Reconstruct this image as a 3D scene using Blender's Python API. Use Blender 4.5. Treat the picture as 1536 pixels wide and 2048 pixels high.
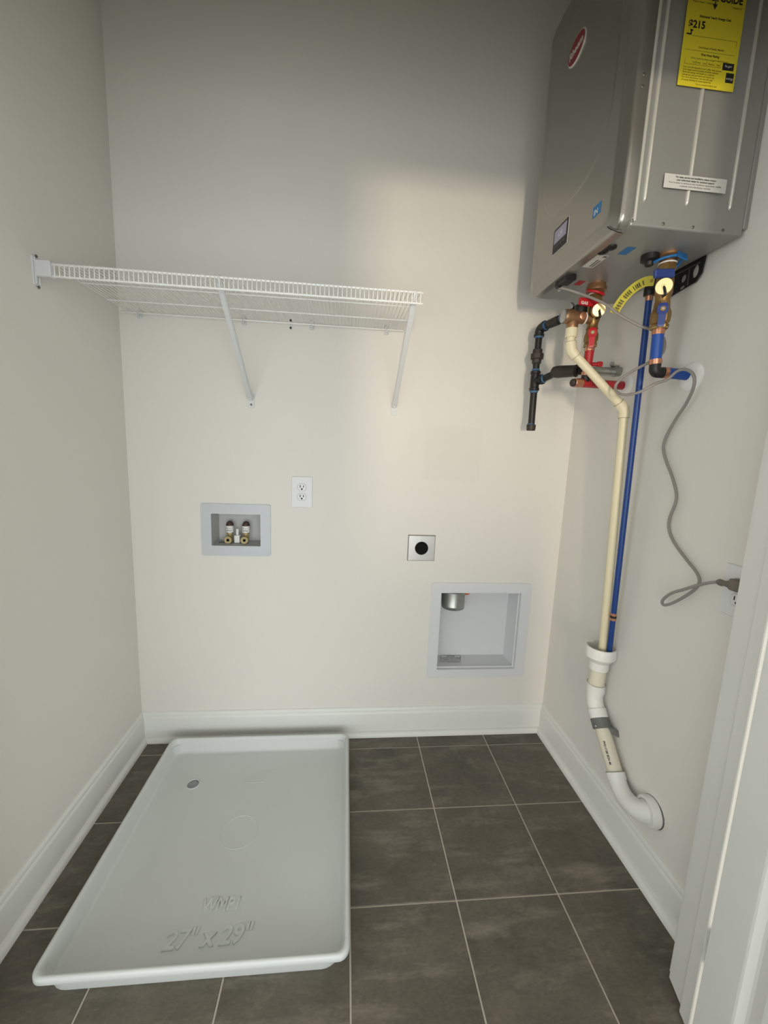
import bpy, bmesh, math, random
from mathutils import Vector, Matrix

random.seed(7)
for o in list(bpy.data.objects):
    bpy.data.objects.remove(o)
SC = bpy.context.scene
COL = SC.collection

# ------------------------------------------------------------------ camera
cd = bpy.data.cameras.new('camera')
cam = bpy.data.objects.new('camera', cd)
COL.objects.link(cam)
cd.sensor_fit = 'VERTICAL'
cd.sensor_height = 36.0
cd.lens = 814.78 / 2048 * 36.0
cd.clip_start = 0.02
cx, cu, cf = ((0.995185, -0.089951, 0.038926), (-0.02444, 0.156866, 0.987317), (0.094916, 0.983515, -0.153912))
cam.matrix_world = Matrix(((cx[0], cu[0], -cf[0], -0.0409), (cx[1], cu[1], -cf[1], -0.9663),
                           (cx[2], cu[2], -cf[2], 1.2857), (0, 0, 0, 1)))
SC.camera = cam

# ------------------------------------------------------------------ world, lamps, exposure
w = bpy.data.worlds.new('world')
SC.world = w
w.use_nodes = True
w.node_tree.nodes['Background'].inputs[0].default_value = (0.93, 0.98, 1.0, 1)
w.node_tree.nodes['Background'].inputs[1].default_value = 1.75


def area(name, loc, target, sx, sy, power, color):
    ld = bpy.data.lights.new(name, 'AREA')
    ld.shape = 'RECTANGLE'
    ld.size, ld.size_y = sx, sy
    ld.energy = power
    ld.color = color
    o = bpy.data.objects.new(name, ld)
    o.location = loc
    d = Vector(target) - Vector(loc)
    o.rotation_euler = d.to_track_quat('-Z', 'Y').to_euler()
    COL.objects.link(o)
    return o


area('far_window_light', (-0.35, -4.5, 1.15), (0.3, 0.7, 1.4), 0.12, 0.5, 47, (1.0, 0.83, 0.62))
area('hall_low_fill_light', (-0.30, -2.42, 0.62), (-0.30, 0.7, 0.85), 2.6, 1.1, 19, (0.95, 0.99, 1.0))  # unseen low lamp, added to brighten the upper walls more than the floor

SC.view_settings.view_transform = 'Standard'
SC.view_settings.look = 'None'
SC.view_settings.exposure = 0.72
SC.view_settings.gamma = 1.0
SC.view_settings.use_curve_mapping = False


# ------------------------------------------------------------------ materials
def lin(c):
    return tuple((v / 12.92 if v <= 0.04045 else ((v + 0.055) / 1.055) ** 2.4) for v in [x / 255.0 for x in c])


def mat(name, rgb, rough=0.5, metal=0.0, noise=0.0, nscale=20.0, bump=0.0, bscale=200.0, spec=0.5, emit=0.0):
    m = bpy.data.materials.new(name)
    m.use_nodes = True
    nt = m.node_tree
    b = nt.nodes['Principled BSDF']
    c = lin(rgb)
    b.inputs['Base Color'].default_value = (*c, 1)
    b.inputs['Roughness'].default_value = rough
    b.inputs['Metallic'].default_value = metal
    b.inputs['Specular IOR Level'].default_value = spec
    tc = nt.nodes.new('ShaderNodeTexCoord')
    if noise > 0:
        n = nt.nodes.new('ShaderNodeTexNoise')
        n.inputs['Scale'].default_value = nscale
        n.inputs['Detail'].default_value = 6
        nt.links.new(tc.outputs['Object'], n.inputs['Vector'])
        r = nt.nodes.new('ShaderNodeMapRange')
        r.inputs['To Min'].default_value = 1 - noise
        r.inputs['To Max'].default_value = 1 + noise
        nt.links.new(n.outputs['Fac'], r.inputs['Value'])
        mx = nt.nodes.new('ShaderNodeVectorMath')
        mx.operation = 'SCALE'
        mx.inputs[0].default_value = c
        nt.links.new(r.outputs['Result'], mx.inputs['Scale'])
        nt.links.new(mx.outputs[0], b.inputs['Base Color'])
    if bump > 0:
        n2 = nt.nodes.new('ShaderNodeTexNoise')
        n2.inputs['Scale'].default_value = bscale
        n2.inputs['Detail'].default_value = 3
        nt.links.new(tc.outputs['Object'], n2.inputs['Vector'])
        bp = nt.nodes.new('ShaderNodeBump')
        bp.inputs['Strength'].default_value = bump
        bp.inputs['Distance'].default_value = 0.002
        nt.links.new(n2.outputs['Fac'], bp.inputs['Height'])
        nt.links.new(bp.outputs['Normal'], b.inputs['Normal'])
    if emit > 0:
        b.inputs['Emission Color'].default_value = (*c, 1)
        b.inputs['Emission Strength'].default_value = emit
    return m


def wall_paint(name, rgb, patch=None):
    """matt roller-painted plaster; patch = (x0,x1,z0,z1) a dried touch-up square, a shade darker"""
    m = mat(name, rgb, 0.75, 0, 0.012, 2.5, 0.12, 260, 0.3)
    if patch:
        nt = m.node_tree
        b = nt.nodes['Principled BSDF']
        src = b.inputs['Base Color'].links[0].from_socket
        tc = nt.nodes.new('ShaderNodeTexCoord')
        nz = nt.nodes.new('ShaderNodeTexNoise')
        nz.inputs['Scale'].default_value = 30
        nt.links.new(tc.outputs['Object'], nz.inputs['Vector'])
        wob = nt.nodes.new('ShaderNodeVectorMath')
        wob.operation = 'SCALE'
        wob.inputs['Scale'].default_value = 0.02
        nt.links.new(nz.outputs['Color'], wob.inputs[0])
        add = nt.nodes.new('ShaderNodeVectorMath')
        add.operation = 'ADD'
        nt.links.new(tc.outputs['Object'], add.inputs[0])
        nt.links.new(wob.outputs[0], add.inputs[1])
        sp = nt.nodes.new('ShaderNodeSeparateXYZ')
        nt.links.new(add.outputs[0], sp.inputs[0])
        fac = None
        for ax, lo, hi in (('X', patch[0], patch[1]), ('Z', patch[2], patch[3])):
            for v, s in ((lo, 1), (hi, -1)):
                r = nt.nodes.new('ShaderNodeMapRange')
                r.inputs['From Min'].default_value = v - 0.008 * s
                r.inputs['From Max'].default_value = v + 0.008 * s
                nt.links.new(sp.outputs[ax], r.inputs['Value'])
                if fac is None:
                    fac = r.outputs['Result']
                else:
                    mu = nt.nodes.new('ShaderNodeMath')
                    mu.operation = 'MULTIPLY'
                    nt.links.new(fac, mu.inputs[0])
                    nt.links.new(r.outputs['Result'], mu.inputs[1])
                    fac = mu.outputs[0]
        k = nt.nodes.new('ShaderNodeMapRange')
        k.inputs['To Min'].default_value = 1.0
        k.inputs['To Max'].default_value = 0.972
        nt.links.new(fac, k.inputs['Value'])
        sc = nt.nodes.new('ShaderNodeVectorMath')
        sc.operation = 'SCALE'
        nt.links.new(src, sc.inputs[0])
        nt.links.new(k.outputs['Result'], sc.inputs['Scale'])
        nt.links.new(sc.outputs[0], b.inputs['Base Color'])
    return m


def tile_material():
    m = bpy.data.materials.new('grey stone-look porcelain')
    m.use_nodes = True
    nt = m.node_tree
    L = nt.links.new
    b = nt.nodes['Principled BSDF']
    tc = nt.nodes.new('ShaderNodeTexCoord')
    oi = nt.nodes.new('ShaderNodeObjectInfo')
    off = nt.nodes.new('ShaderNodeVectorMath')
    off.operation = 'SCALE'
    off.inputs[0].default_value = (37.0, 91.0, 53.0)
    L(oi.outputs['Random'], off.inputs['Scale'])
    add = nt.nodes.new('ShaderNodeVectorMath')
    add.operation = 'ADD'
    L(tc.outputs['Object'], add.inputs[0])
    L(off.outputs[0], add.inputs[1])

    def noise(scale, detail, stretch):
        mp = nt.nodes.new('ShaderNodeMapping')
        mp.inputs['Scale'].default_value = stretch
        L(add.outputs[0], mp.inputs['Vector'])
        n = nt.nodes.new('ShaderNodeTexNoise')
        n.inputs['Scale'].default_value = scale
        n.inputs['Detail'].default_value = detail
        n.inputs['Roughness'].default_value = 0.65
        L(mp.outputs[0], n.inputs['Vector'])
        return n.outputs['Fac']

    def ramp(src, p0, p1, c0, c1):
        r = nt.nodes.new('ShaderNodeValToRGB')
        r.color_ramp.elements[0].position = p0
        r.color_ramp.elements[1].position = p1
        r.color_ramp.elements[0].color = (*c0, 1)
        r.color_ramp.elements[1].color = (*c1, 1)
        L(src, r.inputs['Fac'])
        return r.outputs['Color']

    def mix(a, c, fac, mode='MIX'):
        x = nt.nodes.new('ShaderNodeMix')
        x.data_type = 'RGBA'
        x.blend_type = mode
        if isinstance(fac, float):
            x.inputs['Factor'].default_value = fac
        else:
            L(fac, x.inputs['Factor'])
        L(a, x.inputs['A'])
        if isinstance(c, tuple):
            x.inputs['B'].default_value = (*c, 1)
        else:
            L(c, x.inputs['B'])
        return x.outputs['Result']

    base = ramp(noise(5, 8, (1, 1.4, 1)), 0.3, 0.72, lin((84, 79, 69)), lin((112, 105, 94)))
    streak = ramp(noise(4, 9, (1.0, 4.5, 1)), 0.53, 0.72, (0, 0, 0), (0.75, 0.75, 0.75))
    col = mix(base, lin((138, 131, 120)), streak)
    blotch = ramp(noise(11, 9, (1, 1, 1)), 0.56, 0.76, (0, 0, 0), (0.5, 0.5, 0.5))
    col = mix(col, lin((132, 125, 114)), blotch)
    spk = ramp(noise(70, 4, (1, 2, 1)), 0.35, 0.65, (0.88, 0.88, 0.88), (1.08, 1.08, 1.08))
    col = mix(col, spk, 1.0, 'MULTIPLY')
    L(col, b.inputs['Base Color'])
    rr = nt.nodes.new('ShaderNodeMapRange')
    rr.inputs['To Min'].default_value = 0.42
    rr.inputs['To Max'].default_value = 0.62
    L(noise(12, 5, (1, 1, 1)), rr.inputs['Value'])
    L(rr.outputs['Result'], b.inputs['Roughness'])
    b.inputs['Specular IOR Level'].default_value = 0.35
    bp = nt.nodes.new('ShaderNodeBump')
    bp.inputs['Strength'].default_value = 0.15
    bp.inputs['Distance'].default_value = 0.001
    L(noise(60, 5, (1, 1, 1)), bp.inputs['Height'])
    L(bp.outputs['Normal'], b.inputs['Normal'])
    return m


M = dict(
    wall=wall_paint('warm white wall paint', (227, 224, 217)),
    wall_b=wall_paint('warm white wall paint with touch-up square', (227, 224, 217), (0.287, 0.529, 1.173, 1.39)),
    ceil=wall_paint('ceiling paint', (228, 226, 220)),
    trim=mat('white semi-gloss trim paint', (226, 227, 223), 0.4, 0, 0.01, 5, 0.03, 60),
    tile=tile_material(),
    dull=mat('dull yellow brass', (172, 156, 112), 0.5, 0.35, 0.08, 60),
    browncap=mat('dark brown valve cap', (74, 58, 50), 0.5, 0.3, 0.15, 60),
    grout=mat('pale grey grout', (198, 190, 178), 0.9, 0, 0.06, 60, 0.3, 300, 0.2),
    pan=mat('white moulded plastic', (206, 210, 208), 0.45, 0, 0.012, 6, 0.05, 120),
    pan_in=mat('grey plastic knock-out plug', (150, 154, 154), 0.6, 0, 0.04, 30),
    wire=mat('white vinyl coated wire', (244, 244, 241), 0.4, 0, 0.01, 40),
    clip=mat('white shelf hardware', (214, 215, 216), 0.45, 0, 0.01, 40),
    screw=mat('dull zinc screw', (120, 118, 114), 0.4, 0.8, 0.05, 80),
    anchor=mat('dark metal anchor', (70, 72, 72), 0.5, 0.5, 0.05, 80),
    plate=mat('white wall plate plastic', (222, 222, 224), 0.35, 0, 0.008, 30),
    slot=mat('outlet slot black', (14, 14, 15), 0.8, 0, 0.05, 50, spec=0.2),
    seam=mat('grey seam', (135, 134, 134), 0.7, 0, 0.02, 50),
    boxgrey=mat('cool white box plastic', (196, 201, 206), 0.4, 0, 0.01, 25),
    boxin=mat('grey white recess plastic', (190, 190, 188), 0.5, 0, 0.02, 25),
    dbox=mat('white painted steel vent box', (218, 219, 221), 0.5, 0, 0.01, 25),
    brass=mat('rough brass', (150, 120, 76), 0.42, 0.8, 0.18, 45, 0.15, 150),
    brass_cap=mat('polished brass cap', (230, 202, 150), 0.35, 0.7, 0.06, 60),
    bronze=mat('cast bronze', (152, 116, 84), 0.45, 0.7, 0.15, 60, 0.2, 180),
    copper=mat('bright copper', (206, 148, 120), 0.32, 0.85, 0.06, 60),
    red=mat('red painted pipe', (166, 28, 34), 0.42, 0, 0.1, 40, 0.05, 90),
    redlever=mat('red vinyl lever', (178, 24, 34), 0.35, 0, 0.05, 40),
    blue=mat('blue pipe', (22, 72, 156), 0.42, 0, 0.08, 40, 0.05, 90),
    bluedark=mat('deep blue tube', (12, 58, 128), 0.4, 0, 0.08, 40),
    bluelever=mat('navy vinyl lever', (40, 62, 128), 0.4, 0, 0.06, 40),
    bluetag=mat('bright blue plastic tag', (30, 104, 166), 0.4, 0, 0.06, 40),
    iron=mat('black iron pipe', (38, 36, 35), 0.4, 0.3, 0.2, 50, 0.15, 120),
    ironbrown=mat('dark malleable iron fitting', (58, 52, 47), 0.5, 0.3, 0.2, 60, 0.3, 160),
    dope=mat('blue thread sealant', (58, 100, 134), 0.6, 0, 0.25, 90, 0.3, 150),
    black=mat('black plastic', (16, 16, 17), 0.5, 0, 0.1, 60),
    cream=mat('cream cpvc plastic', (222, 212, 180), 0.42, 0, 0.03, 30),
    creampipe=mat('cream pvc pipe', (220, 214, 194), 0.45, 0, 0.04, 30),
    pvc=mat('white pvc fitting', (228, 228, 224), 0.4, 0, 0.015, 30),
    ring=mat('thin dark joint line', (150, 144, 128), 0.6, 0, 0.05, 50),
    strap=mat('dark grey rubber strap', (104, 105, 104), 0.6, 0, 0.06, 60),
    steel=mat('brushed stainless plate', (176, 176, 174), 0.32, 0.9, 0.05, 40),
    galv=mat('galvanised steel', (168, 170, 166), 0.35, 0.85, 0.14, 35),
    orange=mat('orange sealant', (214, 112, 72), 0.6, 0, 0.08, 60),
    cord=mat('grey power cord', (146, 140, 135), 0.5, 0, 0.04, 50),
    plug=mat('brown grey plug', (112, 104, 94), 0.5, 0, 0.06, 50),
    yellow=mat('yellow paper label', (222, 204, 44), 0.55, 0, 0.03, 20),
    yellowtag=mat('yellow card tag', (206, 194, 72), 0.55, 0, 0.05, 30),
    ink=mat('black ink', (28, 26, 22), 0.6, 0, 0.05, 60),
    inkgrey=mat('grey ink', (92, 92, 88), 0.6, 0, 0.05, 60),
    inkyellow=mat('faded ink on yellow', (112, 102, 32), 0.6, 0, 0.05, 60),
    sticker=mat('silver white sticker', (206, 206, 200), 0.4, 0, 0.02, 30),
    heat_body=mat('silver grey sheet steel', (158, 158, 155), 0.42, 0.4, 0.03, 14),
    heat_cover=mat('silver grey painted cover', (156, 154, 148), 0.27, 0.8, 0.03, 14),
    heat_rib=mat('pressed rib with painted highlight', (214, 212, 204), 0.3, 0.45, 0.03, 30),  # lighter than the cabinet steel: fold highlights put into the colour
    emblem_red=mat('dark red emblem enamel', (128, 16, 30), 0.35, 0, 0.05, 40),
    emblem_white=mat('chrome white emblem rim', (216, 212, 206), 0.3, 0.3, 0.03, 40),
    screen=mat('lavender lcd screen', (150, 148, 172), 0.25, 0, 0.03, 40),
    bluesticker=mat('blue sticker', (36, 112, 168), 0.5, 0, 0.05, 40),
    redsticker=mat('red sticker', (170, 34, 40), 0.5, 0, 0.05, 40),
    mortar=mat('white foam collar', (240, 239, 236), 0.8, 0, 0.02, 30, 0.3, 60),
)


# ------------------------------------------------------------------ object helpers
def link(name, bm, m, parent=None, smooth=False, angle=35):
    me = bpy.data.meshes.new(name)
    bmesh.ops.recalc_face_normals(bm, faces=bm.faces[:])
    bm.to_mesh(me)
    bm.free()
    me.materials.append(M[m] if isinstance(m, str) else m)
    if smooth:
        for p in me.polygons:
            p.use_smooth = True
        me.set_sharp_from_angle(angle=math.radians(angle))
    o = bpy.data.objects.new(name, me)
    COL.objects.link(o)
    if parent is not None:
        o.parent = parent
        o.matrix_parent_inverse = parent.matrix_world.inverted()
    return o


def thing(name, label, cat, loc=(0, 0, 0), group=None):
    o = bpy.data.objects.new(name, None)
    o.empty_display_size = 0.05
    o.matrix_world = Matrix.Translation(loc)
    COL.objects.link(o)
    return tag(o, label, cat, group)


def tag(o, label, cat, group=None):
    o['label'] = label
    o['category'] = cat
    if group:
        o['group'] = group
    return o


def struct(o):
    o['kind'] = 'structure'
    return o


def BM():
    return bmesh.new()


def box(bm, x0, x1, y0, y1, z0, z1, bevel=0.0, seg=1, mx=None):
    vs = [bm.verts.new((x, y, z)) for x in (x0, x1) for y in (y0, y1) for z in (z0, z1)]
    fs = [(0, 1, 3, 2), (4, 6, 7, 5), (0, 4, 5, 1), (2, 3, 7, 6), (0, 2, 6, 4), (1, 5, 7, 3)]
    faces = [bm.faces.new([vs[i] for i in f]) for f in fs]
    if bevel > 0:
        es = list({e for f in faces for e in f.edges})
        r = bmesh.ops.bevel(bm, geom=es, offset=bevel, segments=seg, profile=0.5, affect='EDGES')
        vs = list({v for f in r['faces'] for v in f.verts} | {v for v in vs if v.is_valid})
    if mx is not None:
        bmesh.ops.transform(bm, matrix=mx, verts=vs)
    return bm


def loft(bm, rings, cap0=True, cap1=True, closed=True):
    vr = [[bm.verts.new(p) for p in r] for r in rings]
    n = len(vr[0])
    for a, b in zip(vr, vr[1:]):
        for i in range(n if closed else n - 1):
            j = (i + 1) % n
            bm.faces.new((a[i], a[j], b[j], b[i]))
    if cap0:
        bm.faces.new(vr[0][::-1])
    if cap1:
        bm.faces.new(vr[-1])
    return vr


def frame(d):
    d = Vector(d).normalized()
    up = Vector((0, 0, 1)) if abs(d.z) < 0.9 else Vector((0, 1, 0))
    a = d.cross(up).normalized()
    return a, d.cross(a).normalized()


def lathe(bm, p0, d, prof, n=24):
    """prof = [(distance along d, radius)], closed solid of revolution about p0+d"""
    p0 = Vector(p0)
    d = Vector(d).normalized()
    a, b = frame(d)
    rings = []
    for t, r in prof:
        r = max(r, 1e-4)
        rings.append([p0 + d * t + (a * math.cos(2 * math.pi * i / n) + b * math.sin(2 * math.pi * i / n)) * r for i in range(n)])
    loft(bm, rings)
    return bm


def cyl(bm, p0, p1, r, n=20, bev=0.0):
    p0, p1 = Vector(p0), Vector(p1)
    L = (p1 - p0).length
    if bev:
        pr = [(0, r - bev), (bev, r), (L - bev, r), (L, r - bev)]
    else:
        pr = [(0, r), (L, r)]
    return lathe(bm, p0, p1 - p0, pr, n)


def smooth_path(pts, k=6):
    pts = [Vector(p) for p in pts]
    out = []
    for i in range(len(pts) - 1):
        p0 = pts[max(i - 1, 0)]
        p1, p2 = pts[i], pts[i + 1]
        p3 = pts[min(i + 2, len(pts) - 1)]
        for j in range(k):
            t = j / k
            out.append(0.5 * ((2 * p1) + (p2 - p0) * t + (2 * p0 - 5 * p1 + 4 * p2 - p3) * t * t + (3 * p1 - p0 - 3 * p2 + p3) * t ** 3))
    out.append(pts[-1])
    return out


def tube(bm, pts, r, n=12):
    pts = [Vector(p) for p in pts]
    m = len(pts)
    tang = [(pts[min(i + 1, m - 1)] - pts[max(i - 1, 0)]).normalized() for i in range(m)]
    a, _ = frame(tang[0])
    rings = []
    for i in range(m):
        if i:
            a = (a - tang[i] * a.dot(tang[i])).normalized()
        b = tang[i].cross(a)
        ri = r[i] if isinstance(r, (list, tuple)) else r
        rings.append([pts[i] + (a * math.cos(2 * math.pi * k / n) + b * math.sin(2 * math.pi * k / n)) * ri for k in range(n)])
    loft(bm, rings)
    return bm


def bend(a, b, c, rad, k=8):
    """points of a corner at b from a towards c, rounded with tangent length rad"""
    a, b, c = Vector(a), Vector(b), Vector(c)
    p = b + (a - b).normalized() * rad
    q = b + (c - b).normalized() * rad
    return [p * (1 - t) ** 2 + b * 2 * t * (1 - t) + q * t * t for t in [i / k for i in range(k + 1)]]


def rrect(x0, x1, y0, y1, r, k=6):
    r = max(r, 1e-4)
    out = []
    for cx_, cy_, a0 in ((x1 - r, y1 - r, 0), (x0 + r, y1 - r, 90), (x0 + r, y0 + r, 180), (x1 - r, y0 + r, 270)):
        for i in range(k + 1):
            a = math.radians(a0 + 90 * i / k)
            out.append((cx_ + r * math.cos(a), cy_ + r * math.sin(a)))
    return out


def plate(bm, loop, org, u, v, n, th, chamfer=0.0):
    """prism of a 2-D loop on plane org,u,v rising th along n"""
    org, u, v, n = map(Vector, (org, u, v, n))
    cxm = sum(p[0] for p in loop) / len(loop)
    cym = sum(p[1] for p in loop) / len(loop)

    def ring(h, ins):
        out = []
        for px, py in loop:
            dx, dy = px - cxm, py - cym
            L = math.hypot(dx, dy) or 1
            out.append(org + u * (px - dx / L * ins) + v * (py - dy / L * ins) + n * h)
        return out
    if chamfer:
        loft(bm, [ring(0, 0), ring(th - chamfer, 0), ring(th, chamfer)])
    else:
        loft(bm, [ring(0, 0), ring(th, 0)])
    return bm


def frame_plate(bm, outer, inner, org, u, v, n, th):
    """flat ring between two loops with equal counts, th thick along n"""
    org, u, v, n = map(Vector, (org, u, v, n))
    P = lambda p, h: org + u * p[0] + v * p[1] + n * h
    R = [[bm.verts.new(P(p, h)) for p in lp] for lp, h in ((inner, 0), (outer, 0), (outer, th), (inner, th))]
    c = len(outer)
    for q in range(4):
        A, B = R[q], R[(q + 1) % 4]
        for i in range(c):
            j = (i + 1) % c
            bm.faces.new((A[i], A[j], B[j], B[i]))
    return bm


def text(name, s, org, u, v, size, m, parent, depth=0.0002, bold=0.0, align='LEFT', sx=1.0, shear=0.0, bev=0.0):
    """lettering as a thin mesh: baseline at org, along u, up v"""
    cu_ = bpy.data.curves.new(name, 'FONT')
    cu_.body = s
    cu_.size = size
    cu_.extrude = depth
    cu_.offset = bold
    cu_.align_x = align
    cu_.resolution_u = 3
    cu_.shear = shear
    cu_.bevel_depth = bev
    cu_.bevel_resolution = 1
    t = bpy.data.objects.new(name, cu_)
    COL.objects.link(t)
    dg = bpy.context.evaluated_depsgraph_get()
    me = bpy.data.meshes.new_from_object(t.evaluated_get(dg))
    bpy.data.objects.remove(t)
    u, v = Vector(u).normalized(), Vector(v).normalized()
    n = u.cross(v)
    mw = Matrix(((u.x * sx, v.x, n.x, org[0]), (u.y * sx, v.y, n.y, org[1]), (u.z * sx, v.z, n.z, org[2]), (0, 0, 0, 1)))
    me.transform(mw)
    me.materials.clear()
    me.materials.append(M[m])
    o = bpy.data.objects.new(name, me)
    COL.objects.link(o)
    o.parent = parent
    o.matrix_parent_inverse = parent.matrix_world.inverted()
    return o


def quad_on(name, corners, n, th, m, parent):
    """thin solid card with the four given corners"""
    bm = BM()
    n = Vector(n).normalized()
    loft(bm, [[Vector(c) for c in corners], [Vector(c) + n * th for c in corners]])
    return link(name, bm, m, parent)


# ================================================================== STRUCTURE
XL, XR, YB, ZC = -0.887, 0.905, 0.71, 3.05
YF, YH = -0.205, -0.345            # room side and hall side of the front wall
HEAD = 2.10
T = 0.308


def wall_back():
    bm = BM()
    xs = [XL - 0.1, -0.580, -0.381, 0.383, 0.752, XR + 0.1]
    zs = [0, 0.308, 0.676, 0.866, 1.003, ZC]
    hole = lambda i, j: (i == 1 and j == 3) or (i == 3 and j == 1)
    V = {}

    def vert(i, j, k):
        if (i, j, k) not in V:
            V[(i, j, k)] = bm.verts.new((xs[i], YB + 0.14 * k, zs[j]))
        return V[(i, j, k)]
    for i in range(5):
        for j in range(5):
            if hole(i, j):
                for (a, b) in (((i, j), (i + 1, j)), ((i + 1, j), (i + 1, j + 1)), ((i + 1, j + 1), (i, j + 1)), ((i, j + 1), (i, j))):
                    bm.faces.new((vert(*a, 0), vert(*b, 0), vert(*b, 1), vert(*a, 1)))
                continue
            for k in (0, 1):
                bm.faces.new((vert(i, j, k), vert(i + 1, j, k), vert(i + 1, j + 1, k), vert(i, j + 1, k)))
    return struct(link('wall_back', bm, 'wall_b'))


wall_back()
struct(link('wall_left', box(BM(), XL - 0.1, XL, YF, YB, 0, ZC), 'wall'))
struct(link('wall_right', box(BM(), XR, XR + 0.1, YF, YB, 0, ZC), 'wall'))
struct(link('ceiling', box(BM(), -3.0, 3.0, -5.2, YB + 0.14, ZC, ZC + 0.1), 'ceil'))
bm = BM()
box(bm, -3.0, -0.80, YH, YF, 0, ZC)
box(bm, 0.845, 3.0, YH, YF, 0, ZC)
box(bm, -0.80, 0.845, YH, YF, HEAD, ZC)
struct(link('wall_front', bm, 'wall'))
bm = BM()                            # wall across the hall, with the doorway the daylight comes through
box(bm, -3.0, -0.215, -2.62, -2.50, 0, ZC)
box(bm, 1.25, 3.0, -2.62, -2.50, 0, ZC)
box(bm, -0.215, 1.25, -2.62, -2.50, 2.1, ZC)
box(bm, -0.215, 0.10, -2.62, -2.50, 0, 1.10)      # added unseen low blocker, cuts the warm light's lower reach
box(bm, -1.95, -1.85, -1.05, YH, 0, ZC)           # left side of the hall, up to a wide opening
struct(link('wall_hall', bm, 'wall'))

# floor: grout bed with separate tiles
floor = struct(link('floor', box(BM(), -3.0, 3.0, -5.2, YB + 0.14, -0.05, -0.0022), 'grout'))
tile_mesh = {}
G = 0.0045
ylim0, ylim1 = -2.49, YB - 0.012
for i in range(-6, 6):
    for j in range(-9, 3):
        x0, x1 = i * T + G / 2, (i + 1) * T - G / 2
        y0, y1 = j * T + G / 2, (j + 1) * T - G / 2
        y0, y1 = max(y0, ylim0), min(y1, ylim1)
        if j >= -1:
            x0, x1 = max(x0, XL + 0.012), min(x1, XR - 0.012)
        if x1 - x0 < 0.02 or y1 - y0 < 0.02:
            continue
        key = (round(x1 - x0, 4), round(y1 - y0, 4))
        if key not in tile_mesh:
            bm = BM()
            hx, hy = (x1 - x0) / 2, (y1 - y0) / 2
            c = 0.0012
            loft(bm, [[(-hx, -hy, -0.004), (hx, -hy, -0.004), (hx, hy, -0.004), (-hx, hy, -0.004)],
                      [(-hx, -hy, -c), (hx, -hy, -c), (hx, hy, -c), (-hx, hy, -c)],
                      [(-hx + c, -hy + c, 0), (hx - c, -hy + c, 0), (hx - c, hy - c, 0), (-hx + c, hy - c, 0)]])
            me = bpy.data.meshes.new('tile')
            bmesh.ops.recalc_face_normals(bm, faces=bm.faces[:])
            bm.to_mesh(me)
            bm.free()
            me.materials.append(M['tile'])
            tile_mesh[key] = me
        o = bpy.data.objects.new('tile', tile_mesh[key])
        o.location = ((x0 + x1) / 2, (y0 + y1) / 2, 0)
        COL.objects.link(o)
        o.parent = floor

# baseboards: moulded board plus quarter-round shoe, mitred by running on into the corner
BASE = [(0, 0), (0.014, 0), (0.014, 0.104), (0.0125, 0.110), (0.0095, 0.114), (0.0095, 0.121), (0.0075, 0.127), (0.004, 0.131), (0, 0.132)]
SHOE = [(0.013, 0.0), (0.031, 0.0)] + [(0.014 + 0.017 * math.cos(a), 0.022 * math.sin(a)) for a in [math.radians(15 * k) for k in range(1, 7)]] + [(0.013, 0.022)]


def run(prof, kind, a, b):
    bm = BM()
    if kind == 'back':
        f = lambda d, z, t: (t, YB - d, z)
        ends = lambda d: (a + d, b - d)
    elif kind == 'left':
        f = lambda d, z, t: (XL + d, t, z)
        ends = lambda d: (a, b - d)
    else:
        f = lambda d, z, t: (XR - d, t, z)
        ends = lambda d: (a, b - d)
    loft(bm, [[f(d, z, ends(d)[0]) for d, z in prof], [f(d, z, ends(d)[1]) for d, z in prof]])
    return bm


for kind, a, b in (('back', XL, XR), ('left', YF, YB), ('right', YF, YB)):
    o = struct(link('baseboard_' + kind, run(BASE, kind, a, b), 'trim', smooth=True, angle=30))
    link('shoe_moulding', run(SHOE, kind, a, b), 'trim', o, True, 30)

# door jamb (slightly out of square) in its own frame: t runs from the room to the hall, n points into the opening
P0 = Vector((0.797, -0.207, 0))
TT = Vector((-0.26, -0.966, 0)).normalized()
NN = Vector((-0.966, 0.26, 0)).normalized()
JM = Matrix(((TT.x, NN.x, 0, P0.x), (TT.y, NN.y, 0, P0.y), (0, 0, 1, 0), (0, 0, 0, 1)))
jamb = struct(link('trim_1', box(BM(), 0, 0.142, -0.045, 0, 0.003, HEAD, 0.0015, 1, JM), 'trim'))
jamb['label'] = 'white door jamb standing at the right edge of the picture'
link('door_stop', box(BM(), 0.066, 0.105, 0, 0.010, 0.003, HEAD - 0.02, 0.0035, 2, JM), 'trim', jamb)
link('casing', box(BM(), -0.015, 0, -0.105, -0.007, 0.003, HEAD + 0.05, 0.003, 1, JM), 'trim', jamb)
struct(link('trim_2', box(BM(), -0.80, -0.782, YH, YF, 0.0, HEAD, 0.0015), 'trim'))
struct(link('trim_3', box(BM(), -0.80, 0.80, YH, YF, HEAD - 0.018, HEAD, 0.0015), 'trim'))

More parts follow.
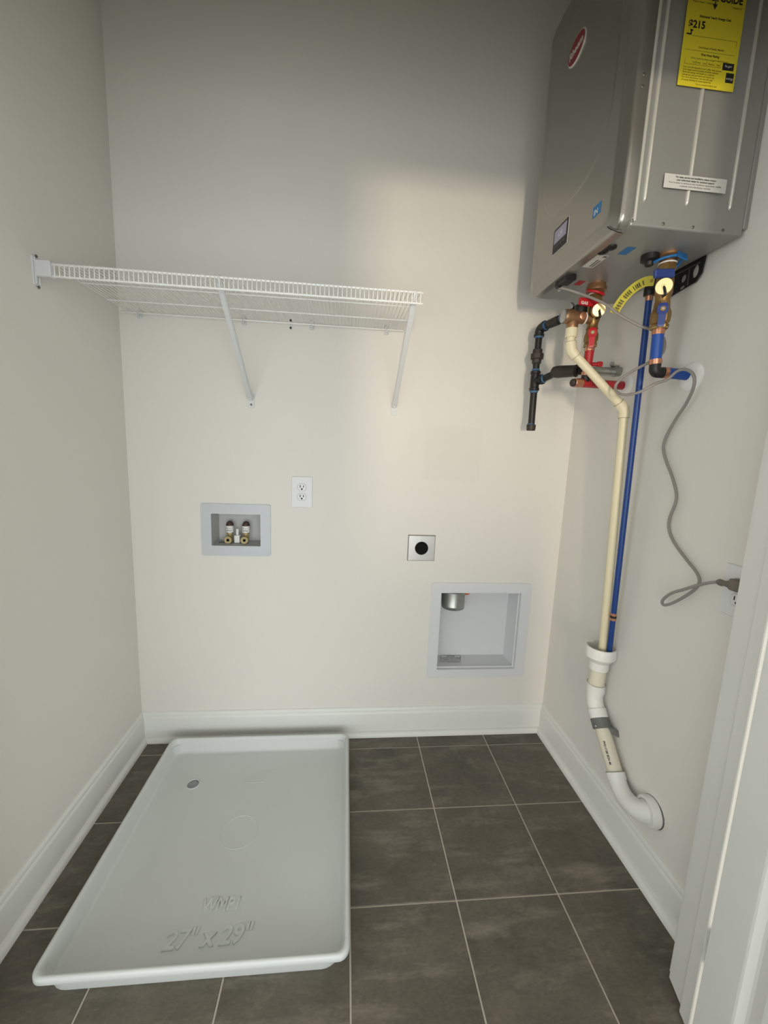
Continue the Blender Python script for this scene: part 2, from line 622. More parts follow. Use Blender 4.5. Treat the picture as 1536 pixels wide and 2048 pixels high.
# open door leaf: stiles and rails with two recessed panels
door = struct(link('door_1', BM(), 'trim'))
D0, D1, DN0, DN1 = 0.1606, 0.92, 0.010, 0.045
st = 0.086
bm = BM()
for a, b, z0, z1 in ((D0, D0 + st, 0.012, 2.05), (D1 - st, D1, 0.012, 2.05)):
    box(bm, a, b, DN0, DN1, z0, z1, 0.001, 1, JM)
link('stile', bm, 'trim', door)
PZ = ((0.085, 0.92), (1.08, 1.93))
bm = BM()
for z0, z1 in ((0.012, PZ[0][0]), (PZ[0][1], PZ[1][0]), (PZ[1][1], 2.05)):
    box(bm, D0 + st, D1 - st, DN0, DN1, z0, z1, 0.0, 1, JM)
link('rail', bm, 'trim', door)
for z0, z1 in PZ:
    bm = BM()
    a, b = D0 + st, D1 - st
    rings = []
    for ins, n in ((0, DN0), (0, DN1), (0.004, DN1 - 0.001), (0.014, DN1 - 0.009), (0.020, DN1 - 0.010), (0.050, DN1 - 0.003), (0.052, DN1 - 0.003)):
        rings.append([JM @ Vector(p) for p in ((a + ins, n, z0 + ins), (b - ins, n, z0 + ins), (b - ins, n, z1 - ins), (a + ins, n, z1 - ins))])
    loft(bm, rings)
    link('panel', bm, 'trim', door)
for zc in (0.257, 1.05, 1.82):
    bm = BM()
    box(bm, 0.1425, 0.1602, -0.02, 0.011, zc - 0.044, zc + 0.044, 0.0008, 1, JM)
    cyl(bm, JM @ Vector((0.151, -0.004, zc - 0.045)), JM @ Vector((0.151, -0.004, zc + 0.045)), 0.0055, 12)
    link('hinge', bm, 'steel', door)

# ================================================================== WASHER DRAIN PAN
pan = thing('drain_pan', 'large white plastic washing machine drain pan lying on the tiles', 'drain pan', (-0.37, 0.245, 0))
PX0, PX1, PY0, PY1 = -0.736, -0.003, -0.152, 0.637


def pan_ring(ins, z, r):
    return [(x, y, z) for x, y in rrect(PX0 + ins, PX1 - ins, PY0 + ins, PY1 - ins, r, 7)]


bm = BM()
prof = [(0.030, 0.0, 0.040), (0.019, 0.000, 0.050), (0.017, 0.002, 0.052), (0.014, 0.042, 0.046), (0.006, 0.042, 0.034), (0.0015, 0.043, 0.030),
        (0, 0.0455, 0.028), (0, 0.056, 0.028), (0.0015, 0.060, 0.027), (0.005, 0.0625, 0.026), (0.009, 0.0620, 0.026), (0.0115, 0.059, 0.026),
        (0.014, 0.050, 0.028), (0.022, 0.012, 0.034), (0.026, 0.0065, 0.036), (0.033, 0.0045, 0.034)]
vr = loft(bm, [pan_ring(i, z, r) for i, z, r in prof], cap0=True, cap1=False)
hole = [bm.verts.new((-0.588 + 0.020 * math.cos(2 * math.pi * k / 24), 0.452 + 0.020 * math.sin(2 * math.pi * k / 24), 0.0045)) for k in range(24)]
edges = [bm.edges.get((vr[-1][i], vr[-1][(i + 1) % len(vr[-1])])) for i in range(len(vr[-1]))]
edges += [bm.edges.new((hole[i], hole[(i + 1) % 24])) for i in range(24)]
bmesh.ops.triangle_fill(bm, edges=edges, use_beauty=True)
link('basin', bm, 'pan', pan, True, 50)
ringpts = [(-0.588 + 0.0215 * math.cos(2 * math.pi * k / 32), 0.452 + 0.0215 * math.sin(2 * math.pi * k / 32)) for k in range(32)]


def torus(bm, c, R, r, axis=(0, 0, 1), n=40, k=8, arc=360):
    c = Vector(c)
    ax = Vector(axis).normalized()
    a, b = frame(ax)
    rings = []
    full = arc >= 360
    for i in range(n if full else n + 1):
        t = math.radians(arc) * i / n
        d = a * math.cos(t) + b * math.sin(t)
        rings.append([c + d * (R + r * math.cos(2 * math.pi * j / k)) + ax * r * math.sin(2 * math.pi * j / k) for j in range(k)])
    if full:
        rings.append(rings[0])
    loft(bm, rings, not full, not full)
    if full:
        bmesh.ops.remove_doubles(bm, verts=bm.verts[:], dist=1e-6)
    return bm


link('drain_rim', torus(BM(), (-0.588, 0.452, 0.0048), 0.0225, 0.0025), 'pan', pan, True, 80)
o = link('knock_out_plug', lathe(BM(), (-0.588, 0.452, 0.0005), (0, 0, 1), [(0, 0.020), (0.002, 0.020)], 24), 'pan_in', pan)
o['label'] = 'grey plug inside the drain hole'
link('emboss_ring', torus(BM(), (-0.366, 0.247, 0.0037), 0.060, 0.0018, n=64), 'pan', pan, True, 80)
text('raised_lettering', 'WMP1', (-0.413, 0.010, 0.0045), (1, 0.0, 0), (0, 1, 0), 0.048, 'pan', pan, 0.0018, 0.0, sx=0.78, shear=0.12, bev=0.0016)
text('raised_lettering', '27" x 29"', (-0.478, -0.073, 0.0045), (1, 0.02, 0), (-0.02, 1, 0), 0.062, 'pan', pan, 0.0020, 0.0, sx=0.93, shear=0.12, bev=0.0019)
bm = BM()
box(bm, -0.402, -0.322, 0.449, 0.452, 0.0040, 0.0056, 0.0005)
box(bm, -0.392, -0.335, 0.460, 0.463, 0.0040, 0.0056, 0.0005)
link('moulded_line', bm, 'pan', pan)

# ================================================================== WIRE SHELF
SX0, SX1, SYF, SYB, SZ = -0.850, 0.166, 0.300, 0.697, 1.741
shelf = thing('wire_shelf', 'white vinyl coated wire shelf fixed along the back wall', 'shelf', (-0.36, 0.5, SZ))
bm = BM()
nw = 80
pitch = (SX1 - 0.002 - SX0) / nw
for i in range(nw + 1):
    x = SX0 + i * pitch
    p = [(x, SYB, SZ + 0.0035), (x, SYF + 0.004, SZ + 0.0035), (x, SYF - 0.0035, SZ + 0.002), (x, SYF - 0.0035, SZ - 0.031)]
    tube(bm, p, 0.00145, 6)
o = link('deck_wires', bm, 'wire', shelf, True, 60)
o['kind'] = 'stuff'
for y, z, r in ((SYF, SZ, 0.0032), (SYF, SZ - 0.030, 0.0032), (0.425, SZ, 0.0024), (0.568, SZ, 0.0024), (SYB, SZ, 0.0030)):
    e1 = SX1 + (0.006 if y == SYF else 0)
    e0 = SX0 if y < 0.6 else -0.878
    link('rod', cyl(BM(), (e0, y, z), (e1, y, z), r, 12, 0.001), 'wire', shelf, True, 60)

for k, (bx, fx, fz, lab) in enumerate(((-0.409, -0.415, 1.455, 'white diagonal shelf brace under the middle of the wire shelf'),
                                       (0.147, 0.143, 1.452, 'white diagonal shelf brace under the right end of the wire shelf'))):
    br = thing('shelf_brace', lab, 'brace', (fx, YB, fz), 'shelf braces under the wire shelf')
    top = Vector((bx, 0.303, SZ - 0.012))
    foot = Vector((fx, YB - 0.016, fz))
    d = (foot - top).normalized()
    side = Vector((1, 0, 0))
    nrm = d.cross(side).normalized()
    bm = BM()
    rings = []
    L = (foot - top).length
    for t, wv, th in ((0, 0.007, 0.004), (0.01, 0.0085, 0.006), (L - 0.05, 0.0085, 0.006), (L - 0.02, 0.0105, 0.0045), (L, 0.010, 0.003)):
        c = top + d * t
        rings.append([c + side * a + nrm * b for a, b in ((-wv, -th), (wv, -th), (wv, th), (-wv, th))])
    loft(bm, rings)
    bmesh.ops.bevel(bm, geom=[e for e in bm.edges if abs((e.verts[0].co - e.verts[1].co).normalized().dot(d)) > 0.9], offset=0.0025, segments=2, affect='EDGES')
    link('strut', bm, 'clip', br, True, 40)
    bm = BM()
    plate(bm, rrect(-0.0115, 0.0115, -0.034, 0.018, 0.004, 3), (fx, YB, fz), (1, 0, 0), (0, 0, 1), (0, -1, 0), 0.0035, 0.001)
    box(bm, fx - 0.008, fx + 0.008, YB - 0.022, YB - 0.003, fz - 0.004, fz + 0.012, 0.003)
    link('foot_plate', bm, 'clip', br)
    link('screw', lathe(BM(), (fx, YB - 0.0030, fz - 0.021), (0, -1, 0), [(0, 0.0042), (0.0015, 0.0042), (0.0028, 0.002)], 14), 'screw' if k == 0 else 'pvc', br, True)
    bm = BM()
    tube(bm, smooth_path([top + d * 0.012, top + Vector((0, -0.001, 0.004)), top + Vector((0, -0.004, 0.014)), top + Vector((0, 0.004, 0.017)), top + Vector((0, 0.007, 0.010))], 4), 0.004, 8)
    link('hook', bm, 'clip', br, True, 60)

clip_lab = ('first small white wall clip from the left on the shelf rail', 'second small white wall clip, just right of the middle brace',
            'third small white wall clip, just right of the dark anchor', 'fourth small white wall clip, next to the right brace')
for lab, x in zip(clip_lab, (-0.813, -0.439, -0.186, 0.102)):
    c = thing('wall_clip', lab, 'clip', (x, YB, SZ), 'wall clips holding the shelf rail')
    bm = BM()
    box(bm, x - 0.008, x + 0.008, YB - 0.008, YB, SZ - 0.016, SZ + 0.018, 0.002)
    torus(bm, (x, SYB, SZ), 0.0052, 0.0020, (1, 0, 0), 14, 6, 300)
    box(bm, x - 0.0045, x + 0.0045, SYB - 0.006, SYB + 0.006, SZ - 0.012, SZ - 0.005, 0.001)
    link('clip_body', bm, 'clip', c, True, 40)
    link('screw', lathe(BM(), (x, YB - 0.0055, SZ + 0.011), (0, -1, 0), [(0, 0.003), (0.0012, 0.003), (0.002, 0.0015)], 10), 'screw' if lab[0] == 'f' else 'pvc', c, True)
c = thing('wall_anchor', 'dark metal anchor between wall clips on the shelf rail', 'anchor', (-0.265, YB, SZ))
bm = BM()
box(bm, -0.2680, -0.2620, YB - 0.005, YB, SZ - 0.020, SZ + 0.018, 0.001)
link('plate', bm, 'clip', c)
for dz in (0.012, -0.015):
    link('anchor_screw', lathe(BM(), (-0.265, YB - 0.0048, SZ + dz), (0, -1, 0), [(0, 0.0042), (0.002, 0.0042), (0.0035, 0.002)], 12), 'anchor', c, True)

eb = thing('shelf_end_bracket', 'white plastic end bracket holding the shelf at the left wall', 'bracket', (XL, 0.32, SZ))
bm = BM()
plate(bm, rrect(-0.011, 0.011, -0.038, 0.036, 0.003, 3), (XL, 0.297, SZ - 0.020), (0, 1, 0), (0, 0, 1), (1, 0, 0), 0.004, 0.001)
box(bm, XL + 0.004, XL + 0.008, 0.289, 0.292, SZ - 0.055, SZ + 0.012, 0.0008)
box(bm, XL + 0.004, XL + 0.008, 0.302, 0.305, SZ - 0.055, SZ + 0.012, 0.0008)
link('wall_plate', bm, 'clip', eb)
bm = BM()
box(bm, XL + 0.003, SX0 + 0.006, 0.2895, 0.310, SZ - 0.035, SZ + 0.007, 0.002)
link('saddle', bm, 'clip', eb)
for dz in (0.022, -0.056):
    link('screw', lathe(BM(), (XL + 0.0035, 0.301, SZ + dz - 0.004), (1, 0, 0), [(0, 0.0042), (0.0015, 0.0042), (0.003, 0.002)], 12), 'screw', eb, True)

# ================================================================== WALL OUTLETS AND BOXES


def duplex(name, label, org, u, n, wd, ht, plug_top=False):
    """two-gang-in-one white receptacle; org = plate centre on the wall, u = right, n = out of the wall"""
    t = thing(name, label, 'outlet', org, 'white duplex outlets')
    org, u, n = Vector(org), Vector(u), Vector(n)
    v = Vector((0, 0, 1))
    bm = BM()
    plate(bm, rrect(-wd / 2, wd / 2, -ht / 2, ht / 2, 0.003, 3), org, u, v, n, 0.0055, 0.002)
    link('plate', bm, 'plate', t)
    for s in (1, -1):
        c = org + v * (0.0195 * s)
        lp = []
        for k in range(32):
            a = 2 * math.pi * k / 32
            lp.append((0.0172 * math.cos(a), max(-0.0142, min(0.0142, 0.0172 * math.sin(a)))))
        bm = BM()
        plate(bm, [(x * 1.05, y * 1.06) for x, y in lp], c + n * 0.0050, u, v, n, 0.0008)
        sm = link('seam', bm, 'seam', t)
        bm = BM()
        plate(bm, lp, c + n * 0.0050, u, v, n, 0.0018, 0.0005)
        rc = link('receptacle', bm, 'plate', t)
        bm = BM()
        for dx, hh in ((-0.0064, 0.0050), (0.0064, 0.0043)):
            q = c + u * dx + v * 0.004 + n * 0.0066
            loft(bm, [[q + u * a + v * b + n * h for a, b in ((-0.0014, -hh), (0.0014, -hh), (0.0014, hh), (-0.0014, hh))] for h in (0, 0.0004)])
        q = c + v * -0.0068 + n * 0.0066
        lathe(bm, q, n, [(0, 0.0034), (0.0004, 0.0034)], 12)
        link('slots', bm, 'slot', rc)
    link('screw', lathe(BM(), org + n * 0.0052, n, [(0, 0.0028), (0.001, 0.0022)], 12), 'plate', t, True)
    return t


duplex('duplex_outlet', 'white duplex outlet on the back wall above the washer valve box', (-0.218, YB, 1.0975), (1, 0, 0), (0, -1, 0), 0.083, 0.126)
duplex('duplex_outlet', 'white duplex outlet on the right wall with a grey cord plugged in', (XR, -0.115, 0.978), (0, -1, 0), (-1, 0, 0), 0.083, 0.126)

# dryer receptacle
t = thing('dryer_outlet', 'square stainless steel plate with a round black dryer socket', 'outlet', (0.287, YB, 0.872))
bm = BM()
plate(bm, rrect(-0.0595, 0.0595, -0.057, 0.057, 0.002, 2), (0.287, YB, 0.872), (1, 0, 0), (0, 0, 1), (0, -1, 0), 0.0065, 0.0055)
link('plate', bm, 'steel', t)
bm = BM()
lathe(bm, (0.287, YB - 0.0062, 0.872), (0, -1, 0), [(0, 0.0285), (0.0018, 0.0285), (0.0025, 0.0275), (0.0015, 0.024)], 36)
s = link('socket', bm, 'slot', t, True)
bm = BM()
for a in (90, 210, 330):
    a = math.radians(a)
    c = Vector((0.287 + 0.012 * math.cos(a), YB - 0.0078, 0.872 + 0.012 * math.sin(a)))
    box(bm, -0.0015, 0.0015, -0.0006, 0.0006, -0.005, 0.005, 0, 1, Matrix.Translation(c) @ Matrix.Rotation(-a, 4, 'Y'))
link('slots', bm, 'slot', s)
for dz in (0.0335, -0.0335):
    link('screw', lathe(BM(), (0.287, YB - 0.0062, 0.872 + dz), (0, -1, 0), [(0, 0.0035), (0.0012, 0.003)], 14), 'steel', t, True)


def recess(name, x0, x1, z0, z1, depth, m, parent, lip=0.0, draft=0.0):
    """open-fronted box set into the wall opening"""
    bm = BM()
    th = 0.002
    R = lambda i, y: [(x0 + i, y, z0 + i), (x1 - i, y, z0 + i), (x1 - i, y, z1 - i), (x0 + i, y, z1 - i)]
    rings = [R(-th * 0.2, YB), R(draft - th * 0.2, YB + depth + th)]
    if lip:
        loft(bm, [R(0.0021, YB - 0.0050), R(0.0023, YB + 0.010), R(lip, YB + 0.013), R(lip + 0.001, YB + 0.016), R(lip * 0.6, YB + 0.019), R(draft + 0.0008, YB + depth), R(draft + 0.0008, YB + depth + 0.001)], False, True)
    else:
        loft(bm, [R(0.0008, YB - 0.003), R(draft + 0.0008, YB + depth), R(draft + 0.0008, YB + depth + 0.001)], False, True)
    return link(name, bm, m, parent)


# washer valve box
wb = thing('washer_outlet_box', 'cool white recessed washer valve box in the back wall', 'outlet box', (-0.48, YB, 0.935))
bm = BM()
frame_plate(bm, rrect(-0.617, -0.343, 0.827, 1.042, 0.006, 3), rrect(-0.5775, -0.3835, 0.8685, 1.0005, 0.003, 3), (0, YB, 0), (1, 0, 0), (0, 0, 1), (0, -1, 0), 0.006)
link('frame', bm, 'boxgrey', wb)
recess('recess', -0.5785, -0.3825, 0.8675, 1.0015, 0.085, 'boxin', wb, 0.0, 0.004)
for x in (-0.521, -0.455):
    bm = BM()
    yv = 0.765
    cyl(bm, (x, yv, 0.876), (x, yv, 0.905), 0.011, 20, 0.002)
    lathe(bm, (x, yv, 0.905), (0, 0, 1), [(0, 0.0135), (0.006, 0.0135), (0.010, 0.012), (0.030, 0.0135), (0.036, 0.015), (0.042, 0.0145), (0.052, 0.010), (0.055, 0.004)], 22)
    v = link('valve', bm, 'dull', wb, True, 40)
    link('valve_cap', lathe(BM(), (x, yv, 0.940), (0, 0, 1), [(0, 0.0157), (0.007, 0.0152), (0.017, 0.0108), (0.0205, 0.004)], 22), 'browncap', v, True)
    link('bore_shade_disc', lathe(BM(), (x, yv - 0.033, 0.886), (0, -1, 0), [(0, 0.0060), (0.0016, 0.0060)], 16), 'slot', v)  # black disc, the shade inside the hole put into its colour
    bm = BM()
    lathe(bm, (x, yv - 0.006, 0.886), (0, -1, 0), [(0, 0.012), (0.012, 0.0125), (0.020, 0.0155), (0.027, 0.0155), (0.028, 0.0145), (0.0278, 0.0062), (0.015, 0.0055)], 24)
    link('hose_outlet', bm, 'dull', v, True, 40)
    bm = BM()
    rings = []
    for a in range(-70, 71, 14):
        ra = math.radians(a - 90)
        rings.append([(x + rr * math.cos(ra), yv + rr * math.sin(ra), z) for rr, z in ((0.0155, 0.914), (0.0162, 0.914), (0.0162, 0.942), (0.0155, 0.942))])
    loft(bm, rings)
    tg = link('paper_tag', bm, 'pvc', v)
    text('print', 'OPEN', (x - 0.010, yv - 0.0164, 0.920), (1, 0, 0), (0, 0, 1), 0.0075, 'inkgrey', v, 0.0002, 0.0001)
    text('print', 'IPS ON', (x - 0.011, yv - 0.0164, 0.930), (1, 0, 0), (0, 0, 1), 0.0055, 'inkgrey', v, 0.0002)
bm = BM()
box(bm, -0.4985, -0.4765, 0.742, 0.768, 0.872, 0.904, 0.0015)
cyl(bm, (-0.488, 0.755, 0.903), (-0.488, 0.755, 0.930), 0.0058, 16, 0.001)
link('test_plug', bm, 'pvc', wb, True, 40)
link('cable_tie', tube(BM(), smooth_path([(-0.560, 0.742, 0.8735), (-0.545, 0.735, 0.877), (-0.532, 0.74, 0.8745)], 4), 0.0018, 6), 'anchor', wb, True)

# dryer vent box
db = thing('dryer_vent_box', 'white recessed dryer vent box low on the back wall', 'vent box', (0.56, YB, 0.49))
bm = BM()
frame_plate(bm, rrect(0.342, 0.796, 0.270, 0.719, 0.012, 4), rrect(0.3865, 0.7485, 0.3115, 0.6725, 0.002, 4), (0, YB, 0), (1, 0, 0), (0, 0, 1), (0, -1, 0), 0.0035)
link('frame', bm, 'dbox', db)
bm = BM()
frame_plate(bm, rrect(0.384, 0.751, 0.309, 0.675, 0.004, 4), rrect(0.3865, 0.7485, 0.3115, 0.6725, 0.003, 4), (0, YB, 0), (1, 0, 0), (0, 0, 1), (0, -1, 0), 0.0055)
link('edge_bead', bm, 'dbox', db)
recess('recess', 0.3845, 0.7505, 0.3095, 0.6745, 0.105, 'dbox', db, 0.006, 0.012)
bm = BM()
Rr = 0.051
dc = (0.458, 0.763)
loft(bm, [[(dc[0] + r * math.cos(2 * math.pi * k / 36), dc[1] + r * 0.92 * math.sin(2 * math.pi * k / 36), z) for k in range(36)]
          for r, z in ((Rr, 0.664), (Rr, 0.600), (Rr + 0.0008, 0.598), (Rr, 0.5955), (Rr, 0.586), (Rr - 0.001, 0.585), (Rr - 0.002, 0.586), (Rr - 0.002, 0.664))], False, False)
link('duct_collar', bm, 'galv', db, True, 50)
link('duct_seam', box(BM(), 0.461, 0.464, dc[1] - Rr * 0.92 - 0.002, dc[1] - Rr * 0.92 + 0.002, 0.587, 0.664, 0.0005), 'steel', db)
bm = BM()
lathe(bm, (0.515, 0.775, 0.665), (0, 0, -1), [(0, 0.026), (0.010, 0.026), (0.020, 0.018), (0.024, 0.006)], 18)
link('sealant_blob', bm, 'orange', db, True)
zf = 0.3238
o = quad_on('notice_label', [(0.414, 0.757, zf), (0.510, 0.757, zf), (0.524, 0.808, zf), (0.426, 0.808, zf)], (0, 0, 1), 0.0005, 'dbox', db)
bm = BM()
frame_plate(bm, [(0.414, 0.757), (0.510, 0.757), (0.524, 0.808), (0.426, 0.808)], [(0.416, 0.7585), (0.509, 0.7585), (0.522, 0.8065), (0.4275, 0.8065)], (0, 0, zf + 0.0005), (1, 0, 0), (0, 1, 0), (0, 0, 1), 0.0003)
link('label_border', bm, 'inkgrey', o)
text('print', 'NOTICE', (0.474, 0.7965, zf + 0.0007), (1, 0, 0), (0, 1, 0), 0.0105, 'inkgrey', o, 0.0002, 0.0004, 'CENTER')
for k, s_ in enumerate(('TO INSTALLER: CONNECT VENT PIPE', 'TO COLLAR AND SEAL ALL JOINTS', 'KEEP OPENING CLEAR OF DEBRIS', 'USE METAL DUCT ONLY')):
    text('print', s_, (0.472 - 0.0022 * k, 0.787 - 0.0078 * k, zf + 0.0007), (1, 0, 0), (0, 1, 0), 0.0060, 'inkgrey', o, 0.0002, 0.0001, 'CENTER')

# ================================================================== TANKLESS WATER HEATER
HX, HY0, HY1, HZ0, HZ1 = 0.570, 0.021, 0.507, 1.817, 2.607
wh = thing('water_heater', 'silver grey tankless water heater mounted high on the right wall', 'water heater', (XR, 0.26, HZ0))
bm = BM()
box(bm, 0.606, XR - 0.012, HY0 + 0.003, HY1 - 0.003, 1.824, HZ1 - 0.006, 0.004, 2)
box(bm, XR - 0.012, XR, HY0 + 0.003, HY1 - 0.003, 1.840, HZ1 - 0.006, 0.002)
cab = link('cabinet', bm, 'heat_body', wh)
bm = BM()
cyl(bm, (0.6145, HY0 + 0.0025, 1.832), (0.6145, HY0 + 0.0025, HZ1 - 0.01), 0.0038, 12)
link('cabinet_flange', bm, 'heat_rib', cab, True, 60)
bm = BM()
rings = []
for x, ins, r in ((0.611, 0.002, 0.030), (0.590, 0.002, 0.030), (0.584, 0.0035, 0.030), (0.5808, 0.006, 0.030), (0.5793, 0.0095, 0.030), (0.5745, 0.0265, 0.026),
                  (0.5732, 0.0295, 0.025), (0.5712, 0.0325, 0.024), (0.5702, 0.036, 0.023), (0.570, 0.041, 0.022)):
    rings.append([(x, y, z) for y, z in rrect(HY0 + ins, HY1 - ins, HZ0 + ins, HZ1 - ins, r, 6)])
loft(bm, rings)
cover = link('front_cover', bm, 'heat_cover', wh, True, 60)
bm = BM()
rings = []
for x, ins in ((HX + 0.001, 0.0), (HX - 0.0008, 0.004), (HX - 0.0012, 0.008)):
    lo = []
    for y, z in rrect(0.088 + ins, 0.440 - ins, 1.995 + ins, 2.52 - ins, 0.135, 14):
        lo.append((x, y, z))
    rings.append(lo)
loft(bm, rings)
link('raised_panel', bm, 'heat_cover', cover, True, 60)
link('cover_notch', tube(BM(), [(0.5735, 0.062, 1.836), (0.576, 0.052, 1.826), (0.580, 0.046, 1.8215), (0.589, 0.043, 1.8165), (0.60, 0.043, 1.816)], 0.0012, 6), 'black', cover)
for x in (0.633, 0.739, 0.849):
    bm = BM()
    z0, z1 = 1.876, 2.42
    rings = []
    ys = HY0 + 0.003
    for z, k in ((z0, 0.25), (z0 + 0.003, 0.75), (z0 + 0.008, 1.0), (z1 - 0.008, 1.0), (z1 - 0.003, 0.75), (z1, 0.25)):
        rings.append([(x + 0.0040 * k * math.cos(a), ys + 0.0008 - 0.0058 * k * math.sin(a), z) for a in [math.pi * i / 8 for i in range(9)]])
    loft(bm, rings)
    link('rib', bm, 'heat_rib', wh, True, 70)
for x, z in ((0.610, 1.834), (0.687, 1.833), (0.763, 1.832), (0.841, 1.832)) + ((0.596, 2.105), (0.596, 2.128)):
    link('screw', lathe(BM(), (x, HY0 + 0.0032, z), (0, -1, 0), [(0, 0.0034), (0.0014, 0.0034), (0.0024, 0.0016)], 12), 'screw', wh, True)

# emblem: oval on the cover
ec = Vector((HX - 0.0008, 0.297, 2.401))
uy, uz = Vector((0, -1, 0)), Vector((0, 0, 1))


def oval(a, b, n=48):
    return [(a * math.cos(2 * math.pi * k / n), b * math.sin(2 * math.pi * k / n)) for k in range(n)]


bm = BM()
plate(bm, oval(0.045, 0.0335), ec, uy, uz, (-1, 0, 0), 0.004, 0.0015)
em = link('emblem', bm, 'emblem_white', wh, True, 40)
bm = BM()
plate(bm, oval(0.0415, 0.030), ec + Vector((-0.004, 0, 0)), uy, uz, (-1, 0, 0), 0.0006)
link('emblem_field', bm, 'emblem_red', em)
text('emblem_lettering', 'Rheem', ec + Vector((-0.0048, 0, -0.008)), uy, uz, 0.026, 'emblem_white', em, 0.0003, 0.0006, 'CENTER', 0.95)

# display
dp = BM()
plate(dp, rrect(-0.041, 0.041, -0.034, 0.034, 0.003, 3), (HX + 0.0005, 0.291, 1.9205), uy, uz, (-1, 0, 0), 0.003, 0.001)
dsp = link('display', dp, 'black', wh)
dp = BM()
frame_plate(dp, rrect(-0.042, 0.042, -0.035, 0.035, 0.0035, 3), rrect(-0.0405, 0.0405, -0.0335, 0.0335, 0.003, 3), (HX + 0.0005, 0.291, 1.9205), uy, uz, (-1, 0, 0), 0.0016)
link('display_border', dp, 'sticker', dsp)
dp = BM()
plate(dp, rrect(-0.034, 0.034, -0.0085, 0.0275, 0.001, 2), (HX - 0.0025, 0.291, 1.9205), uy, uz, (-1, 0, 0), 0.0006)
link('screen', dp, 'screen', dsp)
text('screen_digits', '120', (HX - 0.0032, 0.291, 1.9235), uy, uz, 0.018, 'boxgrey', dsp, 0.0001, 0, 'CENTER')
dp = BM()
for k in range(4):
    plate(dp, rrect(-0.0055, 0.0055, -0.004, 0.004, 0.001, 2), (HX - 0.0025, 0.291 + 0.024 - 0.016 * k, 1.902), uy, uz, (-1, 0, 0), 0.0008)
link('buttons', dp, 'anchor', dsp)

# stickers
st1 = quad_on('blue_sticker', [(HX - 0.0003, 0.1275, 1.885), (HX - 0.0003, 0.094, 1.885), (HX - 0.0003, 0.094, 1.911), (HX - 0.0003, 0.1275, 1.911)], (-1, 0, 0), 0.0004, 'bluesticker', wh)
text('print', 'IN', (HX - 0.0009, 0.123, 1.889), uy, uz, 0.018, 'sticker', st1, 0.0001, 0.0003)
zb = 1.8235
st2 = quad_on('blue_sticker', [(0.668, 0.118, zb), (0.691, 0.118, zb), (0.691, 0.158, zb), (0.668, 0.158, zb)], (0, 0, -1), 0.0005, 'bluesticker', wh)
st3 = quad_on('red_sticker', [(0.664, 0.335, zb), (0.686, 0.335, zb), (0.686, 0.368, zb), (0.664, 0.368, zb)], (0, 0, -1), 0.0005, 'redsticker', wh)
st4 = quad_on('rating_sticker', [(0.619, 0.170, zb), (0.652, 0.170, zb), (0.652, 0.245, zb), (0.619, 0.245, zb)], (0, 0, -1), 0.0005, 'sticker', wh)
bm = BM()
for y0, y1, x0, x1 in ((0.173, 0.182, 0.640, 0.650), (0.200, 0.240, 0.644, 0.648), (0.196, 0.238, 0.636, 0.640)):
    box(bm, x0, x1, y0, y1, zb - 0.0008, zb - 0.0005)
link('print', bm, 'inkgrey', st4)
for x, y in ((0.627, 0.126), (0.620, 0.150)):
    link('grommet', lathe(BM(), (x, y, 1.8242), (0, 0, -1), [(0, 0.0145), (0.004, 0.014), (0.006, 0.010), (0.003, 0.008)], 22), 'black', wh, True)
bm = BM()
box(bm, 0.598, 0.632, 0.290, 0.340, 1.806, 1.8245, 0.003)
box(bm, 0.598, 0.616, 0.338, 0.362, 1.803, 1.8245, 0.005)
link('cord_gland', bm, 'black', wh)
for x, y in ((0.628, 0.352), (0.612, 0.395), (0.645, 0.42)):
    link('bottom_screw', lathe(BM(), (x, y, 1.8242), (0, 0, -1), [(0, 0.0045), (0.002, 0.0045), (0.0035, 0.002)], 12), 'clip', wh, True)

# energy guide label on the side
yl = HY0 - 0.0022
un, vn = Vector((1, 0, 0)), Vector((0, 0, 1))
EL = [(0.673, yl, 2.1125), (0.809, yl, 2.1125), (0.809, yl, 2.300), (0.673, yl, 2.300)]
eg = quad_on('energy_label', EL, (0, -1, 0), 0.0006, 'yellow', wh)
YI = yl - 0.0008


def prn(s, x, z, size, m='inkyellow', bold=0.0, al='LEFT', sx=1.0):
    text('print', s, (x, YI, z), un, vn, size, m, eg, 0.0001, bold, al, sx)


prn('ENERGYGUIDE', 0.679, 2.2785, 0.0205, 'ink', 0.0007, 'LEFT', 0.89)
prn('Water Heater - Instantaneous', 0.684, 2.271, 0.0048)
prn('Natural Gas', 0.778, 2.269, 0.0048)
prn('Estimated Yearly Energy Cost', 0.742, 2.2445, 0.0062, 'ink', 0.00015, 'CENTER')
prn('$215', 0.681, 2.224, 0.0195, 'ink', 0.0006)
prn('Cost Range of Similar Models', 0.742, 2.187, 0.0052, 'inkyellow', 0.0001, 'CENTER')
prn('First Hour Rating', 0.742, 2.1735, 0.0062, 'ink', 0.00015, 'CENTER')
prn('(How much hot water you get in the first hour)', 0.742, 2.166, 0.0046, 'inkyellow', 0.0, 'CENTER')
prn('Very Small    Low    Medium    High', 0.735, 2.158, 0.0046, 'inkyellow', 0.0, 'CENTER')
for k, s_ in enumerate(('Your cost will depend on your utility rates and use.', 'Cost range based on models of similar capacity.', 'Estimated energy cost based on a national',
                        'average gas cost per therm and typical use.', 'For more information, visit the web page', 'of energy labelling for home appliances.')):
    prn(s_, 0.681, 2.1475 - 0.0049 * k, 0.0045)
prn('Do not remove before sale', 0.742, 2.1165, 0.0046, 'inkyellow', 0, 'CENTER')
bm = BM()
box(bm, 0.736, 0.738, YI - 0.0002, YI + 0.0002, 2.272, 2.290)
bm.verts.ensure_lookup_table()
